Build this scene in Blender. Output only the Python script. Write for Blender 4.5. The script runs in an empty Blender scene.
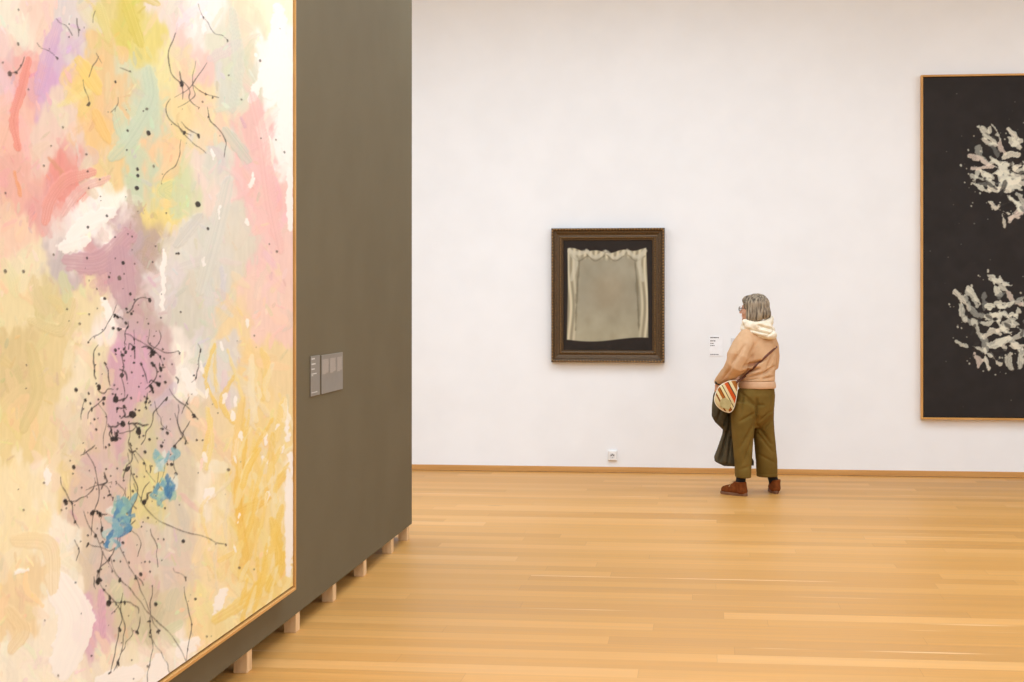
import bpy, bmesh, math, random
import numpy as np
from mathutils import Vector, Matrix
from mathutils.bvhtree import BVHTree

scene = bpy.context.scene
COL = scene.collection
PI = math.pi
random.seed(7)

# ------------------------------------------------------------------ camera
F = 1600.0                       # focal length in pixels of the 1024 px frame
HOR = 296.0                      # horizon row
EYE = 1.63
TH = math.atan(191.0 / F)        # camera turned left of the back wall's normal
FW = np.array([-math.sin(TH), math.cos(TH), 0.0])
RT = np.array([math.cos(TH), math.sin(TH), 0.0])
CAM = np.array([0, 0, EYE])

cam_data = bpy.data.cameras.new('camera')
cam_data.sensor_width = 36.0
cam_data.lens = 36.0 * F / 1024.0
cam_data.shift_y = -(341.0 - HOR) / 1024.0
cam_data.clip_start = 0.05
cam_data.clip_end = 100
cam = bpy.data.objects.new('camera', cam_data)
COL.objects.link(cam)
cam.location = CAM
cam.rotation_euler = (PI / 2, 0, TH)
scene.camera = cam

def ray(px, py):
    return FW + RT * ((px - 512.0) / F) + np.array([0, 0, (HOR - py) / F])
def on_y(px, py, Y):
    d = ray(px, py); return CAM + d * (Y / d[1])
def on_x(px, py, X):
    d = ray(px, py); return CAM + d * (X / d[0])
def on_floor(px, py):
    d = ray(px, py); return CAM + d * (-EYE / d[2])
def project(P):
    Q = P - CAM
    z = Q @ FW
    return 512 + F * (Q @ RT) / z, HOR - F * Q[..., 2] / z

# ------------------------------------------------------------------ materials
def lin(c):
    c = np.asarray(c, dtype=float) / 255.0
    return np.where(c <= 0.04045, c / 12.92, ((c + 0.055) / 1.055) ** 2.4)

def col4(c):
    l = lin(c); return (float(l[0]), float(l[1]), float(l[2]), 1.0)

def new_mat(name, rough=0.6, spec=0.3):
    m = bpy.data.materials.new(name); m.use_nodes = True
    nt = m.node_tree
    b = nt.nodes['Principled BSDF']
    b.inputs['Roughness'].default_value = rough
    b.inputs['Specular IOR Level'].default_value = spec
    return m, nt, b

def N(nt, t, **kw):
    n = nt.nodes.new(t)
    for k, v in kw.items(): setattr(n, k, v)
    return n

def mat_noise(name, c1, c2, scale=(20, 20, 20), rough=0.6, spec=0.3, bump=0.0, bscale=200.0, detail=3.0, metal=0.0, lo=0.35, hi=0.65, stretch_bump=None):
    """two-tone noise colour with an optional fine bump"""
    m, nt, b = new_mat(name, rough, spec)
    b.inputs['Metallic'].default_value = metal
    tc = N(nt, 'ShaderNodeTexCoord')
    mp = N(nt, 'ShaderNodeMapping'); mp.inputs['Scale'].default_value = scale
    nt.links.new(tc.outputs['Object'], mp.inputs['Vector'])
    nz = N(nt, 'ShaderNodeTexNoise'); nz.inputs['Scale'].default_value = 1.0; nz.inputs['Detail'].default_value = detail
    nt.links.new(mp.outputs['Vector'], nz.inputs['Vector'])
    r = N(nt, 'ShaderNodeValToRGB')
    r.color_ramp.elements[0].position = lo; r.color_ramp.elements[0].color = col4(c1)
    r.color_ramp.elements[1].position = hi; r.color_ramp.elements[1].color = col4(c2)
    nt.links.new(nz.outputs['Fac'], r.inputs['Fac'])
    nt.links.new(r.outputs['Color'], b.inputs['Base Color'])
    if bump:
        n2 = N(nt, 'ShaderNodeTexNoise'); n2.inputs['Scale'].default_value = bscale; n2.inputs['Detail'].default_value = 2
        if stretch_bump:
            m2 = N(nt, 'ShaderNodeMapping'); m2.inputs['Scale'].default_value = stretch_bump
            nt.links.new(tc.outputs['Object'], m2.inputs['Vector']); nt.links.new(m2.outputs['Vector'], n2.inputs['Vector'])
        else:
            nt.links.new(tc.outputs['Object'], n2.inputs['Vector'])
        bp = N(nt, 'ShaderNodeBump'); bp.inputs['Strength'].default_value = bump; bp.inputs['Distance'].default_value = 0.004
        nt.links.new(n2.outputs['Fac'], bp.inputs['Height'])
        nt.links.new(bp.outputs['Normal'], b.inputs['Normal'])
    return m

def mat_attr(name, rough=0.55, spec=0.25):
    m, nt, b = new_mat(name, rough, spec)
    a = N(nt, 'ShaderNodeVertexColor'); a.layer_name = 'pigment'
    nt.links.new(a.outputs['Color'], b.inputs['Base Color'])
    return m

def mat_floor():
    m, nt, b = new_mat('oak_floorboards', 0.42, 0.35)
    L = nt.links.new
    tc = N(nt, 'ShaderNodeTexCoord')
    sx = N(nt, 'ShaderNodeSeparateXYZ'); L(tc.outputs['Object'], sx.inputs[0])
    def M(op, a, bb=None, c=None):
        n = N(nt, 'ShaderNodeMath', operation=op)
        for i, v in enumerate((a, bb, c)):
            if v is None: continue
            if isinstance(v, (int, float)): n.inputs[i].default_value = v
            else: L(v, n.inputs[i])
        return n.outputs[0]
    W, LEN = 0.163, 2.3
    yr = M('DIVIDE', sx.outputs['Y'], W)
    row = M('FLOOR', yr)
    fy = M('FRACT', yr)
    wn = N(nt, 'ShaderNodeTexWhiteNoise', noise_dimensions='1D'); L(row, wn.inputs['W'])
    xs = M('ADD', M('DIVIDE', sx.outputs['X'], LEN), M('MULTIPLY', wn.outputs['Value'], 7.31))
    colm = M('FLOOR', xs); fx = M('FRACT', xs)
    cv = N(nt, 'ShaderNodeCombineXYZ'); L(row, cv.inputs['X']); L(colm, cv.inputs['Y'])
    w2 = N(nt, 'ShaderNodeTexWhiteNoise', noise_dimensions='3D'); L(cv.outputs[0], w2.inputs['Vector'])
    rnd = w2.outputs['Value']
    ramp = N(nt, 'ShaderNodeValToRGB')
    e = ramp.color_ramp.elements
    e[0].position = 0.0; e[0].color = col4((199, 143, 73))
    e[1].position = 1.0; e[1].color = col4((222, 166, 96))
    for p, c in ((0.15, (202, 144, 71)), (0.5, (209, 151, 77)), (0.88, (216, 158, 85))):
        k = e.new(p); k.color = col4(c)
    L(rnd, ramp.inputs['Fac'])
    # grain: long streaks, different in every board
    off = M('MULTIPLY', rnd, 37.0)
    gx = M('ADD', M('MULTIPLY', sx.outputs['X'], 0.9), off)
    gy = M('ADD', M('MULTIPLY', sx.outputs['Y'], 26.0), off)
    gv = N(nt, 'ShaderNodeCombineXYZ'); L(gx, gv.inputs['X']); L(gy, gv.inputs['Y'])
    g1 = N(nt, 'ShaderNodeTexNoise'); g1.inputs['Scale'].default_value = 1.0; g1.inputs['Detail'].default_value = 5; L(gv.outputs[0], g1.inputs['Vector'])
    g1.inputs['Distortion'].default_value = 0.6
    gr = N(nt, 'ShaderNodeMapRange'); L(g1.outputs['Fac'], gr.inputs['Value'])
    gr.inputs['From Min'].default_value = 0.3; gr.inputs['From Max'].default_value = 0.7
    gr.inputs['To Min'].default_value = 0.92; gr.inputs['To Max'].default_value = 1.06
    mul = N(nt, 'ShaderNodeMix', data_type='RGBA', blend_type='MULTIPLY'); mul.inputs['Factor'].default_value = 1
    L(ramp.outputs['Color'], mul.inputs[6])
    gc = N(nt, 'ShaderNodeCombineColor'); [L(gr.outputs[0], gc.inputs[i]) for i in range(3)]
    L(gc.outputs[0], mul.inputs[7])
    # pale sapwood line along the edge of some boards
    edge = M('MULTIPLY', M('GREATER_THAN', fy, 0.84), M('GREATER_THAN', w2.outputs['Color'], 0.5))
    w3 = N(nt, 'ShaderNodeTexWhiteNoise', noise_dimensions='2D'); L(cv.outputs[0], w3.inputs['Vector'])
    sap = M('MULTIPLY', M('GREATER_THAN', fy, 0.88), M('GREATER_THAN', w3.outputs['Value'], 0.86))
    mx = N(nt, 'ShaderNodeMix', data_type='RGBA'); 
    sn = N(nt, 'ShaderNodeTexNoise'); sn.inputs['Scale'].default_value = 1.0; sv = N(nt, 'ShaderNodeCombineXYZ')
    L(M('MULTIPLY', sx.outputs['X'], 1.1), sv.inputs['X']); L(M('MULTIPLY', sx.outputs['Y'], 5.0), sv.inputs['Y']); L(sv.outputs[0], sn.inputs['Vector'])
    sr = N(nt, 'ShaderNodeMapRange'); L(sn.outputs['Fac'], sr.inputs['Value']); sr.inputs['From Min'].default_value = 0.48; sr.inputs['From Max'].default_value = 0.62; sr.inputs['To Max'].default_value = 0.75
    L(M('MULTIPLY', sap, sr.outputs[0]), mx.inputs['Factor'])
    L(mul.outputs[2], mx.inputs[6]); mx.inputs[7].default_value = col4((242, 198, 146))
    # knots
    kn = N(nt, 'ShaderNodeTexVoronoi'); kv = N(nt, 'ShaderNodeCombineXYZ')
    L(M('MULTIPLY', sx.outputs['X'], 0.55), kv.inputs['X']); L(M('MULTIPLY', sx.outputs['Y'], 2.3), kv.inputs['Y'])
    L(kv.outputs[0], kn.inputs['Vector']); kn.inputs['Scale'].default_value = 1.0
    km = N(nt, 'ShaderNodeMapRange'); L(kn.outputs['Distance'], km.inputs['Value'])
    km.inputs['From Min'].default_value = 0.015; km.inputs['From Max'].default_value = 0.045
    km.inputs['To Min'].default_value = 0.5; km.inputs['To Max'].default_value = 0.0
    mk = N(nt, 'ShaderNodeMix', data_type='RGBA'); L(km.outputs[0], mk.inputs['Factor'])
    L(mx.outputs[2], mk.inputs[6]); mk.inputs[7].default_value = col4((140, 92, 48))
    # joints between boards
    j1 = M('MINIMUM', fy, M('SUBTRACT', 1.0, fy))
    j2 = M('MULTIPLY', M('MINIMUM', fx, M('SUBTRACT', 1.0, fx)), LEN / W)
    jj = M('MINIMUM', j1, j2)
    jm = N(nt, 'ShaderNodeMapRange'); L(jj, jm.inputs['Value'])
    jm.inputs['From Min'].default_value = 0.0; jm.inputs['From Max'].default_value = 0.014
    jm.inputs['To Min'].default_value = 0.3; jm.inputs['To Max'].default_value = 0.0
    ms = N(nt, 'ShaderNodeMix', data_type='RGBA'); L(jm.outputs[0], ms.inputs['Factor'])
    L(mk.outputs[2], ms.inputs[6]); ms.inputs[7].default_value = col4((128, 88, 48))
    L(ms.outputs[2], b.inputs['Base Color'])
    rr = N(nt, 'ShaderNodeMapRange'); L(g1.outputs['Fac'], rr.inputs['Value'])
    rr.inputs['To Min'].default_value = 0.38; rr.inputs['To Max'].default_value = 0.55
    L(rr.outputs[0], b.inputs['Roughness'])
    return m

MAT = {}
MAT['wall'] = mat_noise('white_wall_paint', (243, 241, 238), (246, 244, 241), (3, 3, 3), 0.85, 0.1, 0.15, 260)
MAT['ceiling'] = mat_noise('ceiling_paint', (230, 226, 220), (236, 232, 226), (2, 2, 2), 0.9, 0.1)
MAT['partition'] = mat_noise('taupe_wall_paint', (107, 95, 71), (110, 98, 74), (2.5, 2.5, 2.5), 0.8, 0.15, 0.2, 300)
MAT['floor'] = mat_floor()
MAT['baseboard'] = mat_noise('oak_baseboard', (198, 144, 80), (212, 158, 92), (1.2, 30, 40), 0.5, 0.3)
MAT['block'] = mat_noise('pine_block', (214, 172, 122), (232, 194, 146), (30, 30, 3), 0.6, 0.25)
MAT['oak_frame'] = mat_noise('oak_strip_frame', (196, 142, 76), (214, 160, 92), (30, 30, 4), 0.45, 0.3)
MAT['oak_frame_h'] = mat_noise('oak_strip_frame_rail', (196, 142, 76), (214, 160, 92), (4, 30, 30), 0.45, 0.3)
MAT['pigment'] = mat_attr('painted_canvas', 0.7, 0.12)
MAT['gap'] = mat_noise('black_backing', (26, 22, 20), (30, 26, 23), rough=0.8)
MAT['gilt'] = mat_noise('aged_gilt_wood', (70, 50, 28), (100, 75, 42), (130, 130, 130), 0.42, 0.5, 0.5, 120, metal=0.25)
MAT['gilt_light'] = mat_noise('highlight_gilt_bead', (126, 92, 50), (178, 138, 84), (90, 90, 90), 0.38, 0.5, 0.3, 200, metal=0.3)  # paler than the moulding: highlight lines along the beading put into the colour
MAT['card'] = mat_noise('white_card', (246, 243, 240), (250, 248, 246), rough=0.7)
MAT['ink'] = mat_noise('dark_ink', (84, 78, 74), (110, 104, 98), rough=0.7)
MAT['plate_grey'] = mat_noise('grey_label_plate', (116, 105, 89), (122, 111, 95), rough=0.35, spec=0.5)
MAT['plate_text'] = mat_noise('white_label_lettering', (206, 200, 192), (220, 214, 206), rough=0.6)
MAT['plate_text_soft'] = mat_noise('pale_label_lettering', (166, 153, 140), (180, 166, 152), scale=(160, 160, 420), rough=0.6)
MAT['plastic'] = mat_noise('white_plastic', (240, 236, 230), (244, 240, 235), rough=0.3, spec=0.5)
MAT['hole'] = mat_noise('dark_socket_hole', (70, 62, 56), (76, 68, 60), rough=0.6)
MAT['skin'] = mat_noise('skin', (206, 152, 122), (222, 170, 140), (30, 30, 30), 0.5, 0.35)
MAT['hair'] = mat_noise('grey_brown_hair', (84, 68, 50), (186, 166, 138), (70, 70, 8), 0.5, 0.35, 0.4, 300, lo=0.36, hi=0.7)
MAT['hoodie'] = mat_noise('beige_sweatshirt_cotton', (208, 164, 122), (216, 173, 132), (14, 14, 14), 0.9, 0.1, 0.25, 500)
MAT['hoodband'] = mat_noise('pinkish_ribbed_cotton', (212, 168, 130), (219, 176, 139), (14, 14, 14), 0.9, 0.1, 0.3, 500, stretch_bump=(1, 1, 0.1))
MAT['hood'] = mat_noise('cream_fleece', (238, 220, 190), (248, 234, 210), (30, 30, 30), 0.95, 0.1, 0.5, 260)
MAT['trouser'] = mat_noise('olive_brown_cotton', (110, 86, 36), (122, 96, 43), (8, 8, 8), 0.85, 0.15, 0.2, 500)
MAT['coat'] = mat_noise('dark_olive_coat_cloth', (76, 68, 50), (92, 82, 60), (10, 10, 10), 0.8, 0.2, 0.3, 400)
MAT['suede'] = mat_noise('rust_brown_suede', (110, 55, 19), (127, 66, 25), (40, 40, 40), 0.85, 0.15, 0.4, 400)
MAT['sole'] = mat_noise('brown_rubber_sole', (116, 78, 54), (132, 92, 66), rough=0.7)
MAT['lace'] = mat_noise('tan_lace', (196, 160, 110), (214, 180, 130), rough=0.8)
MAT['sock'] = mat_noise('black_sock', (28, 26, 28), (36, 34, 36), rough=0.9)
MAT['black'] = mat_noise('black_metal', (30, 28, 28), (40, 38, 38), rough=0.35, spec=0.5)
MAT['lens'] = None
MAT['strap'] = mat_noise('dark_brown_leather', (96, 50, 30), (112, 60, 38), (40, 40, 40), 0.5, 0.35)

def mat_glass():
    m, nt, b = new_mat('spectacle_lens', 0.05, 0.5)
    b.inputs['Transmission Weight'].default_value = 1.0
    b.inputs['Base Color'].default_value = (0.97, 0.97, 0.97, 1)
    return m
MAT['lens'] = mat_glass()

def mat_stripes():
    m, nt, b = new_mat('striped_woven_bag_cloth', 0.85, 0.15)
    L = nt.links.new
    tc = N(nt, 'ShaderNodeTexCoord')
    mp = N(nt, 'ShaderNodeMapping'); mp.inputs['Rotation'].default_value = (0, math.radians(28), 0)
    L(tc.outputs['Object'], mp.inputs['Vector'])
    sx = N(nt, 'ShaderNodeSeparateXYZ'); L(mp.outputs[0], sx.inputs[0])
    mr = N(nt, 'ShaderNodeMapRange'); L(sx.outputs['X'], mr.inputs['Value'])
    mr.inputs['From Min'].default_value = -0.10; mr.inputs['From Max'].default_value = 0.10
    r = N(nt, 'ShaderNodeValToRGB'); r.color_ramp.interpolation = 'CONSTANT'
    stops = [(0.0, (222, 200, 150)), (0.14, (140, 84, 36)), (0.20, (232, 212, 160)), (0.30, (168, 96, 36)), (0.40, (120, 62, 28)),
             (0.44, (226, 206, 150)), (0.53, (70, 60, 44)), (0.56, (222, 200, 150)), (0.66, (204, 84, 32)), (0.80, (84, 72, 52)), (0.84, (230, 210, 160)), (0.95, (176, 110, 50))]
    e = r.color_ramp.elements
    e[0].position = 0; e[0].color = col4(stops[0][1]); e[1].position = stops[1][0]; e[1].color = col4(stops[1][1])
    for p, c in stops[2:]:
        k = e.new(p); k.color = col4(c)
    L(mr.outputs[0], r.inputs['Fac']); L(r.outputs['Color'], b.inputs['Base Color'])
    return m
MAT['bag'] = mat_stripes()
MAT['bagpatch'] = mat_noise('khaki_pocket_cloth', (176, 158, 108), (190, 172, 122), (30, 30, 30), 0.9, 0.1)

# ------------------------------------------------------------------ object helpers
def link_mesh(name, me, m, parent=None, smooth=False):
    o = bpy.data.objects.new(name, me); COL.objects.link(o)
    if m is not None: me.materials.append(m)
    if smooth:
        me.polygons.foreach_set('use_smooth', [True] * len(me.polygons))
    if parent is not None: o.parent = parent
    return o

def obj(name, bm, m, parent=None, smooth=False):
    me = bpy.data.meshes.new(name); bm.normal_update(); bm.to_mesh(me); bm.free()
    return link_mesh(name, me, m, parent, smooth)

def tag(o, label=None, cat=None, group=None, kind=None):
    if label: o['label'] = label
    if cat: o['category'] = cat
    if group: o['group'] = group
    if kind: o['kind'] = kind
    return o

def thing(name, label, cat, loc=(0, 0, 0), rz=0.0, group=None):
    o = bpy.data.objects.new(name, None); COL.objects.link(o)
    o.location = Vector([float(v) for v in loc]); o.rotation_euler = (0, 0, rz); o.empty_display_size = 0.1
    return tag(o, label, cat, group)

def box(bm, lo, hi):
    vs = [bm.verts.new((x, y, z)) for x in (lo[0], hi[0]) for y in (lo[1], hi[1]) for z in (lo[2], hi[2])]
    for f in ((0, 1, 3, 2), (4, 6, 7, 5), (0, 4, 5, 1), (2, 3, 7, 6), (0, 2, 6, 4), (1, 5, 7, 3)):
        bm.faces.new([vs[i] for i in f])
    return bm

def bevel(bm, w, seg=2):
    bmesh.ops.recalc_face_normals(bm, faces=bm.faces)
    bmesh.ops.bevel(bm, geom=list(bm.edges), offset=w, segments=seg, affect='EDGES', profile=0.7)
    return bm

def loft(bm, rings, n=28, power=2.0):
    """rings: (centre, half width x, half depth y, turn); closed superellipse sections with caps"""
    prev = None; first = None
    for (c, rx, ry, a) in rings:
        ca, sa = math.cos(a), math.sin(a); row = []
        for i in range(n):
            t = 2 * PI * i / n
            ct, st = math.cos(t), math.sin(t)
            x = rx * math.copysign(abs(ct) ** (2 / power), ct); y = ry * math.copysign(abs(st) ** (2 / power), st)
            row.append(bm.verts.new((c[0] + x * ca - y * sa, c[1] + x * sa + y * ca, c[2])))
        if prev:
            for i in range(n): bm.faces.new((prev[i], prev[(i + 1) % n], row[(i + 1) % n], row[i]))
        else: first = row
        prev = row
    bm.faces.new(first[::-1]); bm.faces.new(prev)
    return bm

def chain(bm, pts, radii, n=14, flat=1.0, updir=(0, 0, 1)):
    """tapered tube through points with rounded ends; flat<1 squashes it along the second axis"""
    P = [Vector(p) for p in pts]
    rows = []
    m = len(P)
    T = []
    for i in range(m):
        a = P[max(0, i - 1)]; b = P[min(m - 1, i + 1)]
        T.append((b - a).normalized())
    ref = Vector(updir)
    if abs(T[0].dot(ref)) > 0.95: ref = Vector((1, 0, 0)) if abs(T[0].x) < 0.9 else Vector((0, 1, 0))
    def ring(c, t, r):
        nonlocal ref
        u = (ref - t * ref.dot(t)); 
        if u.length < 1e-5: u = t.orthogonal()
        u.normalize(); v = t.cross(u)
        ref = u
        return [bm.verts.new(c + u * (r * math.cos(2 * PI * k / n)) + v * (r * flat * math.sin(2 * PI * k / n))) for k in range(n)]
    for a in (80, 50, 25):
        r = radii[0] * math.cos(math.radians(a)); rows.append(ring(P[0] - T[0] * radii[0] * math.sin(math.radians(a)) , T[0], r))
    for i in range(m): rows.append(ring(P[i], T[i], radii[i]))
    for a in (25, 50, 80):
        r = radii[-1] * math.cos(math.radians(a)); rows.append(ring(P[-1] + T[-1] * radii[-1] * math.sin(math.radians(a)), T[-1], r))
    for r0, r1 in zip(rows, rows[1:]):
        for k in range(n): bm.faces.new((r0[k], r0[(k + 1) % n], r1[(k + 1) % n], r1[k]))
    bm.faces.new(rows[0][::-1]); bm.faces.new(rows[-1])
    return bm

def ellipsoid(bm, c, r, rot=None, sub=3):
    M = Matrix.Translation(Vector(c)) @ (rot.to_4x4() if rot is not None else Matrix.Identity(4)) @ Matrix.Diagonal((r[0], r[1], r[2], 1))
    bmesh.ops.create_icosphere(bm, subdivisions=sub, radius=1.0, matrix=M)
    return bm

def catmull(pts, per=8):
    P = [np.array(p, float) for p in pts]
    P = [2 * P[0] - P[1]] + P + [2 * P[-1] - P[-2]]
    out = []
    for i in range(1, len(P) - 2):
        for k in range(per):
            t = k / per
            out.append(0.5 * (2 * P[i] + (P[i + 1] - P[i - 1]) * t + (2 * P[i - 1] - 5 * P[i] + 4 * P[i + 1] - P[i + 2]) * t * t + (3 * P[i] - P[i - 1] - 3 * P[i + 1] + P[i + 2]) * t ** 3))
    out.append(P[-2]); return out

def solidify_organic(name, bm, m, parent, voxel=0.007, smooth_it=6, fn=None):
    """merge overlapping closed shapes into one continuous skin, relax it, then shape it with fn(x,y,z,normal)->offset"""
    bmesh.ops.recalc_face_normals(bm, faces=bm.faces)
    me = bpy.data.meshes.new(name + '_src'); bm.to_mesh(me); bm.free()
    t = bpy.data.objects.new(name + '_src', me); COL.objects.link(t)
    r = t.modifiers.new('r', 'REMESH'); r.mode = 'VOXEL'; r.voxel_size = voxel; r.adaptivity = 0
    s = t.modifiers.new('s', 'SMOOTH'); s.factor = 0.5; s.iterations = smooth_it
    dg = bpy.context.evaluated_depsgraph_get(); dg.update()
    ev = t.evaluated_get(dg)
    out = bpy.data.meshes.new_from_object(ev); out.name = name
    bpy.data.objects.remove(t, do_unlink=True); bpy.data.meshes.remove(me)
    if fn is not None:
        n = len(out.vertices)
        co = np.empty(n * 3); out.vertices.foreach_get('co', co); co = co.reshape(-1, 3)
        no = np.empty(n * 3); out.vertices.foreach_get('normal', no); no = no.reshape(-1, 3)
        co = co + no * fn(co, no)[:, None]
        out.vertices.foreach_set('co', co.ravel()); out.update()
    return link_mesh(name, out, m, parent, True)

# ------------------------------------------------------------------ the room
D = 1600 * EYE / (473.6 - HOR) / math.cos(TH)        # back wall
XL, XR, YF, CEIL = -8.0, 7.5, -5.0, 5.0
def slab(name, lo, hi, m):
    return tag(obj(name, box(bmesh.new(), lo, hi), m), kind='structure')
slab('floor', (XL, YF, -0.1), (XR, D, 0.0), MAT['floor'])
slab('wall_back', (XL - 0.15, D, -0.1), (XR + 0.15, D + 0.2, CEIL), MAT['wall'])
slab('wall_left', (XL - 0.15, YF, -0.1), (XL, D, CEIL), MAT['wall'])
slab('wall_right', (XR, YF, -0.1), (XR + 0.15, D, CEIL), MAT['wall'])
slab('wall_front', (XL - 0.15, YF - 0.15, -0.1), (XR + 0.15, YF, CEIL), MAT['wall'])
slab('ceiling', (XL - 0.15, YF - 0.15, CEIL), (XR + 0.15, D + 0.2, CEIL + 0.15), MAT['ceiling'])
# oak baseboard: rounded top, hairline shadow gap at its foot
bm = bmesh.new(); box(bm, (XL, D - 0.014, 0.003), (XR, D, 0.052))
bmesh.ops.recalc_face_normals(bm, faces=bm.faces)
es = [e for e in bm.edges if all(v.co.z > 0.05 and v.co.y < D - 0.01 for v in e.verts)]
bmesh.ops.bevel(bm, geom=es, offset=0.005, segments=3, affect='EDGES')
tag(obj('baseboard_back', bm, MAT['baseboard']), kind='structure')

# ------------------------------------------------------------------ the taupe partition on blocks
XP = -1.952
Yend = float(on_x(411.9, 500, XP)[1])
GAP = 0.093
part = thing('partition_wall', 'tall taupe-painted display wall raised off the floor on small wooden blocks', 'partition wall', (XP - 0.25, (Yend + 2.2) / 2, 0))
def local(o, bmv):
    return bmv
def in_part(bm):
    bmesh.ops.translate(bm, verts=bm.verts, vec=-part.location); return bm
bm = bmesh.new(); box(bm, (XP - 0.5, 2.0, GAP), (XP, Yend, 4.62)); bevel(bm, 0.003, 2)
obj('wall_panel', in_part(bm), MAT['partition'], part)
for py, px in ((719.5, 190), (674, 246.9), (633.5, 295.8), (602, 332.9), (575.9, 363.7), (553.1, 391.4), (540.8, 407.1)):
    y0 = float(on_x(px, py, XP - 0.004)[1]) if py < 700 else 6.05
    for xo in (0, 0.432):
        bm = bmesh.new(); box(bm, (XP - 0.064 - xo, y0, 0.0), (XP - 0.004 - xo, y0 + 0.078, GAP)); bevel(bm, 0.0015, 1)
        obj('support_block', in_part(bm), MAT['block'], part)

# ------------------------------------------------------------------ painting on canvas
rng = np.random.RandomState(11)
def vnoise(x, y, seed=0):
    r = np.random.RandomState(seed); T = r.rand(64, 64)
    xi = np.floor(x).astype(int); yi = np.floor(y).astype(int)
    fx = x - xi; fy = y - yi
    fx = fx * fx * (3 - 2 * fx); fy = fy * fy * (3 - 2 * fy)
    a = T[xi % 64, yi % 64]; b = T[(xi + 1) % 64, yi % 64]; c = T[xi % 64, (yi + 1) % 64]; d = T[(xi + 1) % 64, (yi + 1) % 64]
    return (a * (1 - fx) + b * fx) * (1 - fy) + (c * (1 - fx) + d * fx) * fy
def fbm(x, y, seed=0, o=3):
    return sum(vnoise(x * 2 ** k, y * 2 ** k, seed + k) / 2 ** k for k in range(o)) / sum(1 / 2 ** k for k in range(o))

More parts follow.
